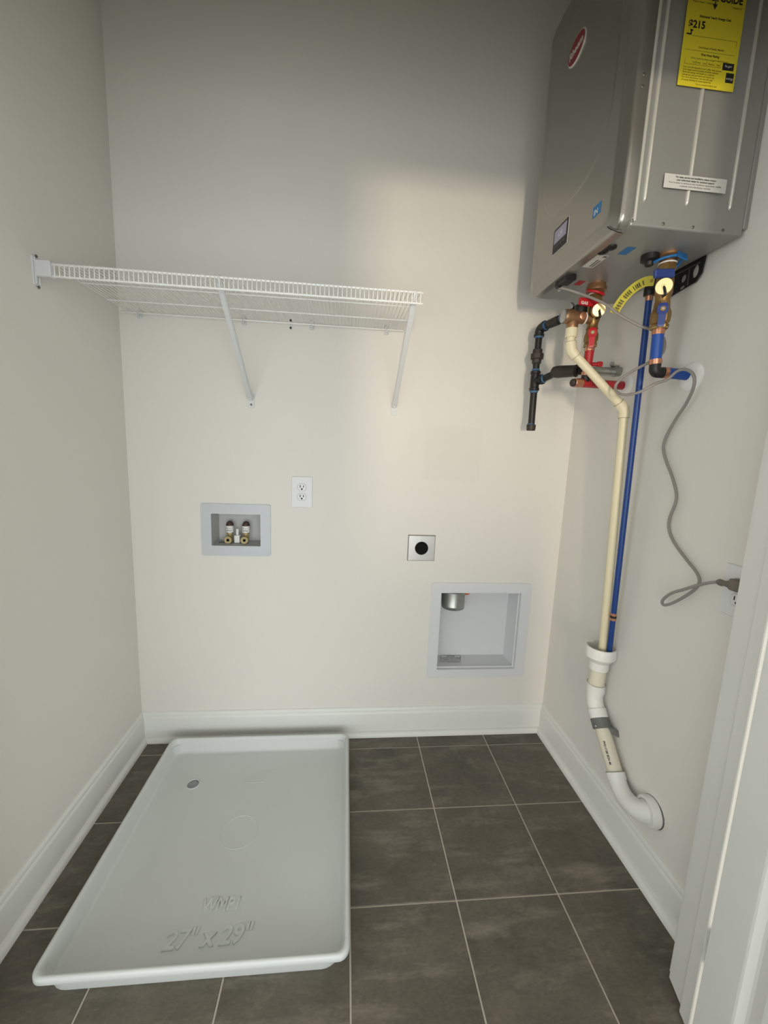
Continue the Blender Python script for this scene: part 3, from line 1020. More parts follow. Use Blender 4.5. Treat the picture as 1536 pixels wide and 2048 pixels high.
loft(bm, [[(0.7315, YI - h, 2.272), (0.737, YI - h, 2.262), (0.7425, YI - h, 2.272)] for h in (0, 0.0002)])
link('arrow', bm, 'ink', eg)
bm = BM()
box(bm, 0.679, 0.690, YI - 0.0002, YI + 0.0002, 2.210, 2.2125)
box(bm, 0.6885, 0.691, YI - 0.0002, YI + 0.0002, 2.210, 2.219)
box(bm, 0.687, 0.6935, YI - 0.0002, YI + 0.0002, 2.2175, 2.220)
link('pointer', bm, 'ink', eg)
bm = BM()
box(bm, 0.694, 0.800, YI - 0.0001, YI + 0.0002, 2.2085, 2.2091)
box(bm, 0.800, 0.8006, YI - 0.0001, YI + 0.0002, 2.197, 2.2091)
box(bm, 0.679, 0.800, YI - 0.0001, YI + 0.0002, 2.1815, 2.1820)
for x in (0.683, 0.709, 0.736, 0.770):
    box(bm, x, x + 0.0005, YI - 0.0001, YI + 0.0002, 2.155, 2.1645)
box(bm, 0.683, 0.770, YI - 0.0001, YI + 0.0002, 2.1548, 2.1553)
link('rule', bm, 'inkyellow', eg)
for x0, x1, z0, z1 in ((0.775, 0.802, 2.152, 2.166), (0.786, 0.805, 2.1285, 2.1475)):
    bm = BM()
    box(bm, x0, x1, YI - 0.0003, YI + 0.0002, z0, z1)
    bx = link('black_box', bm, 'ink', eg)
    text('print', 'ftc.gov' if z0 > 2.14 else 'energy', ((x0 + x1) / 2, YI - 0.0005, z0 + 0.006), un, vn, 0.0062, 'sticker', eg, 0.0001, 0, 'CENTER')

wl = quad_on('warranty_label', [(0.671, yl - 0.0008, 1.906), (0.827, yl - 0.0008, 1.906), (0.827, yl - 0.0008, 1.9355), (0.671, yl - 0.0008, 1.9355)], (0, -1, 0), 0.0005, 'sticker', wh)
for k, (s_, b) in enumerate((('For sales, service and installation please contact', 0.0002), ('your authorized dealer for technical support', 0.0002),
                             ('Pour la vente, le service et une installation appropriee, veuillez', 0.0), ('contacter votre distributeur autorise', 0.0))):
    text('print', s_, (0.749, yl - 0.0015, 1.9285 - 0.006 * k), un, vn, 0.0052, 'inkgrey', wl, 0.0001, b, 'CENTER')

# black perforated mounting strap at the wall under the heater
bm = BM()
XM = XR - 0.006
outer = [(0.128, 1.826), (0.134, 1.785), (0.150, 1.768), (0.270, 1.757), (0.282, 1.770), (0.282, 1.826)]
loops = [outer] + [[(y + px * a_, z + py * b_) for px, py in oval(1, 1, 18)] for y, z, a_, b_ in
                   ((0.155, 1.797, 0.011, 0.017), (0.195, 1.793, 0.010, 0.011), (0.196, 1.770, 0.010, 0.005), (0.232, 1.770, 0.006, 0.005), (0.255, 1.79, 0.011, 0.010))]
sheets = []
for x in (XM, XM - 0.004):                       # punched plate: both faces filled around the holes, then the rims
    vl, ed = [], []
    for lp in loops:
        vs = [bm.verts.new((x, y, z)) for y, z in lp]
        ed += [bm.edges.new((vs[i], vs[(i + 1) % len(vs)])) for i in range(len(vs))]
        vl.append(vs)
    bmesh.ops.triangle_fill(bm, edges=ed, use_beauty=True)
    sheets.append(vl)
for A, B in zip(*sheets):
    for i in range(len(A)):
        j = (i + 1) % len(A)
        bm.faces.new((A[i], A[j], B[j], B[i]))
mb = link('mounting_bracket', bm, 'black', wh)
bm = BM()
box(bm, XM - 0.0062, XM - 0.004, 0.173, 0.176, 1.768, 1.816)
box(bm, XM - 0.0062, XM - 0.004, 0.14, 0.275, 1.812, 1.815)
link('bracket_ridge', bm, 'screw', mb)

# ================================================================== WATER LINES


def ball_valve(prefix_mat, c, z0, z1, rad, parent, lever_mat, dirn=(0, -1, 0)):
    """brass ball valve body between z0 (bottom) and z1 with a vinyl lever on its front"""
    x, y = c
    h = z1 - z0
    bm = BM()
    lathe(bm, (x, y, z0), (0, 0, 1), [(0, rad * 0.86), (0.004, rad * 0.94), (0.010, rad * 0.94), (0.013, rad * 0.80), (0.018, rad * 0.98), (h * 0.45, rad * 1.02),
                                     (h * 0.60, rad * 1.0), (h * 0.72, rad * 0.86), (h * 0.80, rad * 0.80), (h, rad * 0.76)], 8)
    v = link('valve_body', bm, 'brass', parent, True, 25)
    d = Vector(dirn)
    s = d.cross(Vector((0, 0, 1))).normalized()
    o = Vector((x, y, z0 + h * 0.62))
    cyl_bm = cyl(BM(), o + d * rad * 0.7, o + d * (rad + 0.012), 0.006, 12)
    link('stem', cyl_bm, 'brass', v, True)
    bm = BM()
    rings = []
    for t, wv, off in ((0.016, 0.008, 0.004), (0.008, 0.0125, 0.006), (-0.006, 0.0125, 0.007), (-0.014, 0.0088, 0.008), (-0.040, 0.0082, 0.008), (-0.044, 0.006, 0.007)):
        q = o + Vector((0, 0, 1)) * t + d * (rad + off)
        rings.append([q + s * a + d * b for a, b in ((-wv, -0.003), (wv, -0.003), (wv, 0.0025), (-wv, 0.0025))])
    loft(bm, rings)
    lv = link('lever', bm, lever_mat, v)
    link('lever_nut', lathe(BM(), o + d * (rad + 0.008), d, [(0, 0.0042), (0.003, 0.0042), (0.0045, 0.0025)], 10), 'steel', lv, True)
    return v


def capped_port(c, d, r, L, parent, body='brass'):
    """side outlet closed by a round brass cap with a retaining loop"""
    c, d = Vector(c), Vector(d).normalized()
    bm = BM()
    lathe(bm, c, d, [(0, r * 0.72), (L * 0.55, r * 0.72), (L * 0.6, r * 0.95)], 20)
    p = link('drain_port', bm, body, parent, True, 40)
    bm = BM()
    lathe(bm, c + d * (L * 0.55), d, [(0, r), (L * 0.38, r), (L * 0.45, r * 0.94), (L * 0.45, r * 0.25), (L * 0.52, r * 0.22), (L * 0.53, r * 0.1)], 26)
    link('port_cap', bm, 'brass_cap', p, True, 30)
    a, b = frame(d)
    e = c + d * (L + 0.0015)
    up = Vector((0, 0, 1))
    sd = d.cross(up).normalized()
    link('cap_strap', tube(BM(), smooth_path([e, e - up * r * 0.5 + sd * (-r * 0.15), e - up * r * 1.05 - sd * r * 0.25, c + d * L * 0.5 - up * r * 1.15]), 0.0032, 8), 'black', p, True)
    return p


def flange(c, n, r, parent, m='mortar', name='escutcheon'):
    return link(name, lathe(BM(), c, n, [(0, r), (0.003, r * 0.98), (0.007, r * 0.85), (0.010, r * 0.62)], 28), m, parent, True, 50)


# --- cold line
CX, CY = 0.800, 0.140
cold = thing('cold_water_line', 'blue cold water pipe and brass valve entering the right wall', 'water pipe', (XR, CY, 1.525))
bm = BM()
lathe(bm, (CX, CY, 1.824), (0, 0, -1), [(0, 0.030), (0.006, 0.030), (0.010, 0.020), (0.028, 0.020)], 20)
link('inlet_nipple', bm, 'bronze', cold, True, 40)
bm = BM()
tube(bm, smooth_path([(CX - 0.045, CY + 0.02, 1.802), (CX - 0.03, CY - 0.018, 1.806), (CX - 0.005, CY - 0.030, 1.810), (CX + 0.018, CY - 0.028, 1.812),
                      (CX + 0.026, CY - 0.01, 1.802), (CX + 0.010, CY - 0.014, 1.788), (CX - 0.012, CY - 0.012, 1.782)], 5), 0.0036, 8)
tagl = link('tag_loop', bm, 'bluetag', cold, True, 60)
bm = BM()
box(bm, -0.014, 0.014, -0.002, 0.002, -0.011, 0.011, 0.001, 1, Matrix.Translation((CX + 0.012, CY - 0.034, 1.809)) @ Matrix.Rotation(0.3, 4, 'Y') @ Matrix.Rotation(-0.5, 4, 'X'))
link('tag', bm, 'bluetag', tagl)
bm = BM()
lathe(bm, (CX - 0.045, CY + 0.01, 1.824), (0, 0, -1), [(0, 0.022), (0.014, 0.022), (0.018, 0.012), (0.026, 0.010)], 16)
link('filter_knob', bm, 'black', cold, True, 40)
bm = BM()
lathe(bm, (CX, CY, 1.800), (0, 0, -1), [(0, 0.021), (0.003, 0.0225), (0.020, 0.0225), (0.024, 0.019), (0.030, 0.0195)], 6)
link('union_nut', bm, 'brass', cold)
link('nut_washer', lathe(BM(), (CX, CY, 1.803), (0, 0, -1), [(0, 0.022), (0.003, 0.022)], 24), 'pvc', cold)
bm = BM()
lathe(bm, (CX, CY, 1.771), (0, 0, -1), [(0, 0.0195), (0.012, 0.021), (0.045, 0.021), (0.052, 0.018), (0.072, 0.017), (0.080, 0.0185)], 20)
vb = link('tee_body', bm, 'brass', cold, True, 40)
capped_port((CX - 0.008, CY - 0.010, 1.738), (-0.60, -0.76, -0.22), 0.0200, 0.044, cold)
bm = BM()
box(bm, -0.040, 0.016, -0.006, 0.006, -0.011, 0.011, 0.003, 1, Matrix.Translation((CX - 0.012, CY - 0.024, 1.768)) @ Matrix.Rotation(-0.10, 4, 'Y'))
link('handle', bm, 'bluelever', cold)
ball_valve('b', (CX, CY), 1.636, 1.706, 0.0245, cold, 'bluelever', (-0.52, -0.85, 0))
link('sealing_ring', torus(BM(), (CX, CY, 1.6385), 0.0205, 0.0016), 'dull', cold, True, 80)
link('copper_sleeve', cyl(BM(), (CX, CY, 1.640), (CX, CY, 1.622), 0.0155, 20), 'copper', cold, True)
link('riser_pipe', cyl(BM(), (CX, CY, 1.625), (CX + 0.003, CY, 1.555), 0.0143, 20), 'blue', cold, True)
link('copper_sleeve', cyl(BM(), (CX + 0.003, CY, 1.558), (CX + 0.004, CY, 1.545), 0.0158, 20), 'copper', cold, True)
bm = BM()
tube(bm, [(CX + 0.004, CY, 1.547)] + bend((CX + 0.004, CY, 1.547), (CX + 0.004, CY, 1.524), (CX + 0.04, CY, 1.524), 0.012) + [(CX + 0.030, CY - 0.001, 1.524)], 0.0145, 16)
link('elbow', bm, 'black', cold, True, 50)
link('copper_sleeve', cyl(BM(), (CX + 0.029, CY - 0.001, 1.524), (CX + 0.040, CY - 0.002, 1.524), 0.0152, 20), 'copper', cold, True)
link('stub_pipe', cyl(BM(), (CX + 0.039, CY - 0.002, 1.524), (XR, CY - 0.008, 1.520), 0.0143, 20), 'blue', cold, True)
flange((XR, CY - 0.014, 1.515), (-1, 0, 0), 0.040, cold)

# --- long blue tube from the cold side down to the standpipe cup
tubo = thing('blue_drain_tube', 'long thin dark blue tube running down into the white drain cup', 'pipe', (0.878, 0.270, 0.66))
B0, B1 = Vector((0.820, 0.222, 1.748)), Vector((0.878, 0.270, 0.600))
zc_ = (0.875 - B0.z) / (B1.z - B0.z)
mid = B0.lerp(B1, (1.748 - 0.755) / (1.748 - 0.600))
link('tube', cyl(BM(), B0, B1, 0.0088, 18), 'bluedark', tubo, True)
dd = (B1 - B0).normalized()
link('copper_sleeve', cyl(BM(), B0 - dd * 0.008, B0 + dd * 0.010, 0.0098, 18), 'copper', tubo, True)
cpl = link('coupling', cyl(BM(), mid - dd * 0.013, mid + dd * 0.013, 0.0098, 18), 'copper', tubo, True)
link('coupling_band', cyl(BM(), mid - dd * 0.004, mid + dd * 0.004, 0.0102, 18), 'black', cpl, True)
bm = BM()
tube(bm, [B0 - dd * 0.004] + bend(B0, (0.818, 0.220, 1.778), (0.803, 0.155, 1.776), 0.018) + [(0.804, 0.158, 1.776)], 0.0160, 16)
link('elbow', bm, 'black', tubo, True, 50)

# --- yellow bar-code tag hanging from the cold valve
yt = thing('barcode_tag', 'curled yellow barcode tag hanging from the blue pipe elbow', 'tag', (0.79, 0.19, 1.76))
mid_pts = smooth_path([(0.790, 0.168, 1.770), (0.780, 0.196, 1.776), (0.770, 0.228, 1.768), (0.762, 0.258, 1.748), (0.756, 0.282, 1.718)], 6)
acr = [Vector((0.10, -0.35, -0.93)), Vector((0.25, 0.0, -0.97)), Vector((0.3, 0.35, -0.9)), Vector((0.35, 0.7, -0.6)), Vector((0.4, 0.85, -0.35))]


def strip(bm, pts, w0, w1, off, th):
    rings = []
    n = len(pts)
    for i, p in enumerate(pts):
        f = i / (n - 1)
        tg = (pts[min(i + 1, n - 1)] - pts[max(i - 1, 0)]).normalized()
        view = Vector((-0.45, -0.65, -0.25)).normalized()
        ac = tg.cross(view).normalized()
        nm = ac.cross(tg).normalized()
        if nm.dot(view) < 0:
            nm = -nm
        rings.append([p + ac * a + nm * h for a, h in ((w0, off), (w1, off), (w1, off + th), (w0, off + th))])
    loft(bm, rings)


bm = BM()
strip(bm, mid_pts, -0.0125, 0.0125, 0, 0.0006)
tgb = link('card', bm, 'yellowtag', yt, True, 50)
bm = BM()
for k in range(6, len(mid_pts) - 1):
    if k in (7, 12, 17):
        continue
    a, b = mid_pts[k], mid_pts[k + 1]
    for f0, f1, wv in ((0.05, 0.35, 0.008), (0.5, 0.7, 0.006)):
        if k in (10, 11) and f0 > 0.4:
            continue
        strip(bm, [a.lerp(b, f0), a.lerp(b, f1)], -wv, wv * 0.7, 0.0007, 0.0003)
link('barcode', bm, 'ink', tgb)
link('eyelet', torus(BM(), mid_pts[2] + Vector((-0.002, -0.002, -0.001)), 0.0028, 0.0010, (-0.45, -0.65, -0.25), 16, 6), 'bronze', tgb, True)

# --- hot line
HXX, HYY = 0.732, 0.350
hot = thing('hot_water_line', 'red hot water pipe and brass valve under the heater', 'water pipe', (XR, 0.4, 1.53))
bm = BM()
lathe(bm, (HXX, HYY, 1.824), (0, 0, -1), [(0, 0.026), (0.006, 0.026), (0.012, 0.030), (0.022, 0.030), (0.026, 0.020), (0.034, 0.019)], 20)
link('outlet_nipple', bm, 'bronze', hot, True, 40)
bm = BM()
torus(bm, (HXX - 0.004, HYY - 0.004, 1.796), 0.025, 0.0045, (0.2, -0.3, 1), 28, 8)
link('tag_loop', bm, 'redlever', hot, True, 80)
bm = BM()
lathe(bm, (HXX, HYY, 1.791), (0, 0, -1), [(0, 0.020), (0.003, 0.022), (0.020, 0.022), (0.024, 0.0185), (0.030, 0.019)], 6)
link('union_nut', bm, 'brass', hot)
link('nut_washer', lathe(BM(), (HXX, HYY, 1.794), (0, 0, -1), [(0, 0.0215), (0.003, 0.0215)], 24), 'pvc', hot)
bm = BM()
lathe(bm, (HXX, HYY, 1.765), (0, 0, -1), [(0, 0.019), (0.010, 0.020), (0.050, 0.020), (0.056, 0.017), (0.070, 0.016), (0.076, 0.0185)], 20)
link('tee_body', bm, 'brass', hot, True, 40)
bm = BM()
box(bm, -0.056, 0.020, -0.006, 0.006, -0.011, 0.011, 0.003, 1, Matrix.Translation((HXX - 0.010, HYY - 0.024, 1.757)) @ Matrix.Rotation(0.08, 4, 'Y'))
hd = link('handle', bm, 'redlever', hot)
text('print', 'GAS', (HXX - 0.063, HYY - 0.0305, 1.752), (1, 0, -0.08), (0.08, 0, 1), 0.012, 'pvc', hd, 0.0002, 0.0003)
capped_port((HXX - 0.002, HYY - 0.012, 1.738), (-0.30, -0.93, -0.18), 0.0195, 0.044, hot)
ball_valve('r', (HXX, HYY), 1.634, 1.694, 0.0215, hot, 'redlever', (-0.42, -0.9, 0))
link('sealing_ring', torus(BM(), (HXX, HYY, 1.6365), 0.019, 0.0015), 'dull', hot, True, 80)
link('copper_sleeve', cyl(BM(), (HXX, HYY, 1.638), (HXX, HYY, 1.622), 0.0150, 20), 'copper', hot, True)
link('riser_pipe', cyl(BM(), (HXX, HYY, 1.624), (HXX, HYY + 0.004, 1.556), 0.0138, 20), 'red', hot, True)
bm = BM()
cyl(bm, (HXX, HYY + 0.002, 1.582), (HXX + 0.036, HYY - 0.006, 1.582), 0.0062, 12)
box(bm, HXX + 0.026, HXX + 0.044, HYY - 0.014, HYY + 0.002, 1.574, 1.590, 0.003)
link('bleed_nipple', bm, 'red', hot, True, 40)
bm = BM()
link('copper_sleeve', cyl(BM(), (HXX, HYY + 0.004, 1.558), (HXX, HYY + 0.005, 1.548), 0.0150, 20), 'copper', hot, True)
tube(bm, [(HXX, HYY + 0.005, 1.549)] + bend((HXX, HYY + 0.005, 1.549), (HXX, HYY + 0.006, 1.524), (HXX - 0.02, HYY + 0.004, 1.523), 0.012) + [(HXX - 0.010, HYY + 0.005, 1.524)], 0.0138, 16)
link('elbow', bm, 'black', hot, True, 50)
link('end_cap', cyl(BM(), (HXX - 0.052, HYY - 0.004, 1.520), (HXX - 0.040, HYY - 0.002, 1.521), 0.0120, 18, 0.003), 'ironbrown', hot, True)
link('copper_sleeve', cyl(BM(), (HXX - 0.042, HYY - 0.002, 1.521), (HXX - 0.012, HYY + 0.003, 1.523), 0.0145, 20, 0.002), 'copper', hot, True)
link('stub_pipe', cyl(BM(), (HXX - 0.013, HYY + 0.003, 1.5225), (XR, 0.405, 1.531), 0.0140, 20), 'red', hot, True)
flange((XR, 0.402, 1.532), (-1, 0, 0), 0.038, hot, 'pvc')

# relief valve on the hot side, with the cream discharge pipe below it
rv = thing('relief_valve', 'bronze pressure relief valve left of the red hot valve', 'valve', (0.66, HYY, 1.72))
bm = BM()
lathe(bm, (HXX - 0.014, HYY - 0.010, 1.716), (-1, 0, 0.03), [(0, 0.0145), (0.018, 0.0145), (0.019, 0.0175), (0.026, 0.0175), (0.027, 0.0165), (0.044, 0.0185), (0.046, 0.0185),
                                                               (0.060, 0.0215), (0.082, 0.0215), (0.084, 0.0195), (0.090, 0.018)], 24)
rb = link('valve_body', bm, 'bronze', rv, True, 35)
link('sealing_ring', lathe(BM(), (HXX - 0.034, HYY - 0.010, 1.7165), (-1, 0, 0.03), [(0, 0.0182), (0.004, 0.0182)], 24), 'pvc', rb)
link('boss', lathe(BM(), (HXX - 0.050, HYY - 0.024, 1.718), (0, -1, 0), [(0, 0.012), (0.006, 0.0115), (0.007, 0.010)], 20), 'copper', rb, True)
link('bonnet', lathe(BM(), (HXX - 0.047, HYY - 0.004, 1.730), (0, 0, 1), [(0, 0.0175), (0.020, 0.0185), (0.026, 0.017), (0.030, 0.010)], 20), 'black', rv, True, 40)
bm = BM()
lathe(bm, (HXX - 0.073, HYY - 0.010, 1.705), (0, 0, -1), [(0, 0.0165), (0.010, 0.0175), (0.022, 0.0175), (0.024, 0.0165)], 24)
link('outlet_hub', bm, 'bronze', rv, True, 40)
link('end_disc', lathe(BM(), (HXX - 0.103, HYY - 0.010, 1.719), (-1, 0, 0.03), [(0, 0.020), (0.003, 0.020), (0.005, 0.017)], 24), 'steel', rv, True)

CPX, CPY = HXX - 0.073, HYY - 0.010
cp = thing('discharge_pipe', 'cream plastic discharge pipe slanting down then dropping into the drain cup', 'pipe', (0.87, 0.3, 0.66))
e1 = Vector((CPX + 0.004, CPY, 1.618))
e2 = Vector((0.842, 0.300, 1.440))
e3 = Vector((0.866, 0.289, 0.600))
bm = BM()
lathe(bm, (CPX, CPY, 1.684), (0, 0, -1), [(0, 0.0178), (0.004, 0.0182), (0.026, 0.0182), (0.028, 0.0165)], 24)
link('adapter', bm, 'cream', cp, True, 40)
link('short_pipe', cyl(BM(), (CPX, CPY, 1.658), e1 + (Vector((CPX, CPY, 1.658)) - e1).normalized() * 0.018, 0.0130, 20), 'cream', cp, True)


def fitting(name, a, b, c, rr, leg, m, parent):
    bm = BM()
    a, b, c = Vector(a), Vector(b), Vector(c)
    da, dc_ = (a - b).normalized(), (c - b).normalized()
    tube(bm, [b + da * leg] + bend(a, b, c, leg * 0.55) + [b + dc_ * leg], rr, 20)
    o = link(name, bm, m, parent, True, 50)
    for q, d in ((b + da * leg, da), (b + dc_ * leg, dc_)):
        link('joint_line', torus(BM(), q - d * 0.0005, rr - 0.0003, 0.0007, d, 24, 6), 'ring', o, True)
    return o


fitting('elbow', (CPX, CPY, 1.66), e1, e2, 0.0166, 0.026, 'cream', cp)
link('slanted_pipe', cyl(BM(), e1, e2, 0.0133, 20), 'cream', cp, True)
fitting('elbow', e1, e2, e3, 0.0166, 0.028, 'cream', cp)
link('drop_pipe', cyl(BM(), e2, e3, 0.0133, 20), 'cream', cp, True)

# ================================================================== GAS LINE
gas = thing('gas_line', 'black iron gas pipe with drip leg beside the back right corner', 'gas pipe', (0.67, 0.60, 1.38))
gx, gy = 0.672, 0.600
link('drip_leg', cyl(BM(), (gx + 0.002, gy, 1.385), (gx, gy, 1.535), 0.0128, 20), 'iron', gas, True)
link('drip_cap', lathe(BM(), (gx + 0.002, gy, 1.377), (0, 0, 1), [(0, 0.0155), (0.003, 0.0165), (0.016, 0.0175), (0.022, 0.0172), (0.024, 0.014)], 22), 'ironbrown', gas, True, 40)
link('sealant', lathe(BM(), (gx, gy, 1.398), (0, 0, 1), [(0, 0.0138), (0.006, 0.0134)], 20), 'dope', gas)
tdir = Vector((0.5, -0.80, 0.16)).normalized()
bm = BM()
lathe(bm, (gx, gy, 1.527), (0, 0, 1), [(0, 0.0158), (0.002, 0.0190), (0.010, 0.0190), (0.012, 0.0168), (0.062, 0.0168), (0.064, 0.0190), (0.072, 0.0190), (0.074, 0.0158)], 22)
lathe(bm, Vector((gx, gy, 1.562)), tdir, [(0, 0.0160), (0.024, 0.0165), (0.026, 0.0188), (0.034, 0.0188), (0.036, 0.0150)], 22)
link('tee', bm, 'iron', gas, True, 40)
link('sealant', lathe(BM(), (gx, gy, 1.527), (0, 0, -1), [(0, 0.0158), (0.007, 0.0140)], 20), 'dope', gas)
link('sealant', lathe(BM(), Vector((gx, gy, 1.562)) + tdir * 0.035, tdir, [(0, 0.0160), (0.006, 0.0140)], 20), 'dope', gas)
gA = Vector((gx, gy, 1.562)) + tdir * 0.036
gB = Vector((0.716, 0.512, 1.585))
link('branch_nipple', cyl(BM(), gA, gB, 0.0126, 20), 'iron', gas, True)
gC = Vector((0.752, 0.452, 1.580))
bm = BM()
tube(bm, [gB - (gC - gB).normalized() * 0.022, gB - (gC - gB).normalized() * 0.016, gB, gB.lerp(gC, 0.5), gC - (gC - gB) * 0.12, gC, gC + (gC - gB) * 0.05],
     [0.0135, 0.0195, 0.0215, 0.0205, 0.0195, 0.0215, 0.0165], 22)
link('branch_elbow', bm, 'ironbrown', gas, True, 50)
gD = Vector((XR, 0.440, 1.583))
link('wall_nipple', cyl(BM(), gC, Vector((0.785, 0.448, 1.580)), 0.0135, 20), 'iron', gas, True)
bm = BM()
lathe(bm, (0.775, 0.447, 1.580), (gD - Vector((0.775, 0.447, 1.580))), [(0, 0.0170), (0.012, 0.0180), (0.016, 0.0150), (0.100, 0.0150), (0.104, 0.0175), (0.115, 0.0175), (0.118, 0.0155), (0.130, 0.0155)], 20)
gv = link('gas_valve', bm, 'galv', gas, True, 40)
bm = BM()
box(bm, 0.868, 0.898, 0.432, 0.444, 1.598, 1.604, 0.002, 1)
cyl(bm, (0.886, 0.438, 1.585), (0.886, 0.438, 1.602), 0.006, 12)
box(bm, 0.862, 0.874, 0.428, 0.440, 1.600, 1.612, 0.002, 1)
link('valve_lever', bm, 'steel', gv)
# upper run
zt = 1.601
link('sealant', lathe(BM(), (gx, gy, zt), (0, 0, 1), [(0, 0.0160), (0.007, 0.0140)], 20), 'dope', gas)
link('riser_nipple', cyl(BM(), (gx, gy, zt), (gx, gy, 1.735), 0.0126, 20), 'iron', gas, True)
bm = BM()
lathe(bm, (gx, gy, 1.627), (0, 0, 1), [(0, 0.0150), (0.003, 0.0180), (0.016, 0.0180), (0.018, 0.0245), (0.036, 0.0245), (0.038, 0.0190), (0.052, 0.0180), (0.054, 0.0150)], 8)
link('union', bm, 'ironbrown', gas)
link('sealant', lathe(BM(), (gx, gy, 1.720), (0, 0, 1), [(0, 0.0140), (0.008, 0.0158)], 20), 'dope', gas)
up1 = Vector((gx, gy, 1.756))
udir = Vector((0.30, -0.95, 0.06)).normalized()
bm = BM()
tube(bm, [up1 - Vector((0, 0, 0.030)), up1 - Vector((0, 0, 0.022)), up1 - Vector((0, 0, 0.021))] + bend(up1 - Vector((0, 0, 0.03)), up1, up1 + udir, 0.018) + [up1 + udir * 0.021, up1 + udir * 0.022, up1 + udir * 0.030],
     [0.0190, 0.0190, 0.0165] + [0.0165] * 9 + [0.0165, 0.0190, 0.0190], 20)
link('upper_elbow', bm, 'iron', gas, True, 40)
link('sealant', lathe(BM(), up1 + udir * 0.030, udir, [(0, 0.0165), (0.008, 0.0142)], 20), 'dope', gas)
link('forward_nipple', cyl(BM(), up1 + udir * 0.02, up1 + udir * 0.225, 0.0128, 20), 'iron', gas, True)
bm = BM()
lathe(bm, up1 + udir * 0.045, udir, [(0, 0.014), (0.004, 0.0155), (0.045, 0.0165), (0.05, 0.014)], 20)
link('sleeve', bm, 'ironbrown', gas, True, 40)
link('sealant', lathe(BM(), up1 + udir * 0.105, udir, [(0, 0.0142), (0.003, 0.0175), (0.016, 0.0175), (0.018, 0.0142)], 20), 'dope', gas)
bm = BM()
lathe(bm, up1 + udir * 0.130, udir, [(0, 0.016), (0.003, 0.020), (0.035, 0.020), (0.038, 0.017), (0.050, 0.017)], 8)
sv = link('shutoff_valve', bm, 'iron', gas)
q = up1 + udir * 0.150
bm = BM()
cyl(bm, q, q + Vector((0, 0, 0.030)), 0.006, 12)
box(bm, -0.006, 0.006, -0.016, 0.016, -0.002, 0.002, 0.001, 1, Matrix.Translation(q + Vector((0, 0, 0.032))) @ Matrix.Rotation(0.7, 4, 'X'))
link('shutoff_lever', bm, 'steel', sv)
gi = up1 + udir * 0.225
bm = BM()
tube(bm, [gi - udir * 0.025] + bend(gi - udir * 0.03, gi, gi + Vector((0, 0, 1)), 0.016) + [gi + Vector((0, 0, 0.026))], 0.0165, 18)
link('inlet_elbow', bm, 'iron', gas, True, 50)
link('inlet_nipple', cyl(BM(), gi + Vector((0, 0, 0.02)), (gi.x, gi.y, 1.8238), 0.0128, 18), 'iron', gas, True)

# ================================================================== STANDPIPE DRAIN
sp = thing('standpipe_drain', 'white drain standpipe with open cup curving into the right wall', 'drain pipe', (XR, 0.02, 0.24))
sx, sy = 0.866, 0.298
bm = BM()
lathe(bm, (sx, sy, 0.545), (0, 0, 1), [(0, 0.0295), (0.002, 0.0318), (0.030, 0.0318), (0.034, 0.0370), (0.046, 0.0455), (0.050, 0.0500), (0.084, 0.0500), (0.086, 0.0490),
                                       (0.0865, 0.0450), (0.052, 0.0440), (0.045, 0.03), (0.02, 0.0245)], 40)
cup = link('cup', bm, 'pvc', sp, True, 40)
q1, q2, q3, q4 = Vector((sx, sy, 0.550)), Vector((sx, sy + 0.003, 0.424)), Vector((sx + 0.002, 0.122, 0.222)), Vector((XR, 0.026, 0.222))
link('upper_pipe', cyl(BM(), q1, q2 + Vector((0, 0, 0.03)), 0.0265, 28), 'creampipe', sp, True)
a1 = (q1 - q2).normalized()
a2 = (q3 - q2).normalized()
bm = BM()
tube(bm, [q2 + a1 * 0.066, q2 + a1 * 0.034, q2 + a1 * 0.033] + bend(q1, q2, q3, 0.024) + [q2 + a2 * 0.030, q2 + a2 * 0.031, q2 + a2 * 0.060],
     [0.0302, 0.0302, 0.0272] + [0.0272] * 9 + [0.0272, 0.0302, 0.0302], 28)
o = link('bend_fitting', bm, 'pvc', sp, True, 40)
link('joint_line', torus(BM(), q2 + a1 * 0.066, 0.0300, 0.0008, a1, 32, 6), 'ring', o, True)
bm = BM()
tube(bm, [q2 + a2 * 0.058, q2 + a2 * 0.059, q2 + a2 * 0.092, q2 + a2 * 0.093], [0.026, 0.0298, 0.0298, 0.026], 28)
qs = q2 + a2 * 0.085
loft(bm, [[Vector(p) for p in r] for r in (
    [(sx - 0.004, qs.y - 0.018, qs.z - 0.010), (sx - 0.004, qs.y - 0.010, qs.z + 0.014), (sx + 0.010, qs.y - 0.010, qs.z + 0.014), (sx + 0.010, qs.y - 0.018, qs.z - 0.010)],
    [(sx + 0.010, qs.y - 0.028, qs.z - 0.008), (sx + 0.010, qs.y - 0.022, qs.z + 0.012), (sx + 0.022, qs.y - 0.022, qs.z + 0.012), (sx + 0.022, qs.y - 0.028, qs.z - 0.008)],
    [(XR - 0.005, qs.y - 0.042, qs.z - 0.012), (XR - 0.005, qs.y - 0.034, qs.z + 0.006), (XR, qs.y - 0.034, qs.z + 0.006), (XR, qs.y - 0.042, qs.z - 0.012)])])
o = link('pipe_strap', bm, 'strap', sp, True, 40)
link('strap_screw', lathe(BM(), Vector((sx - 0.030, qs.y - 0.012, qs.z + 0.010)), (-1, -0.3, 0), [(0, 0.0028), (0.0012, 0.002)], 10), 'sticker', o, True)
link('lower_pipe', cyl(BM(), q2 + a2 * 0.03, q3 - a2 * 0.02, 0.0240, 28), 'creampipe', sp, True)
pipe_d = a2
rt = Vector((-0.75, -0.55, 0.2))
rt = (rt - a2 * rt.dot(a2)).normalized()
pr_ = q2.lerp(q3, 0.56) + rt * 0.0242
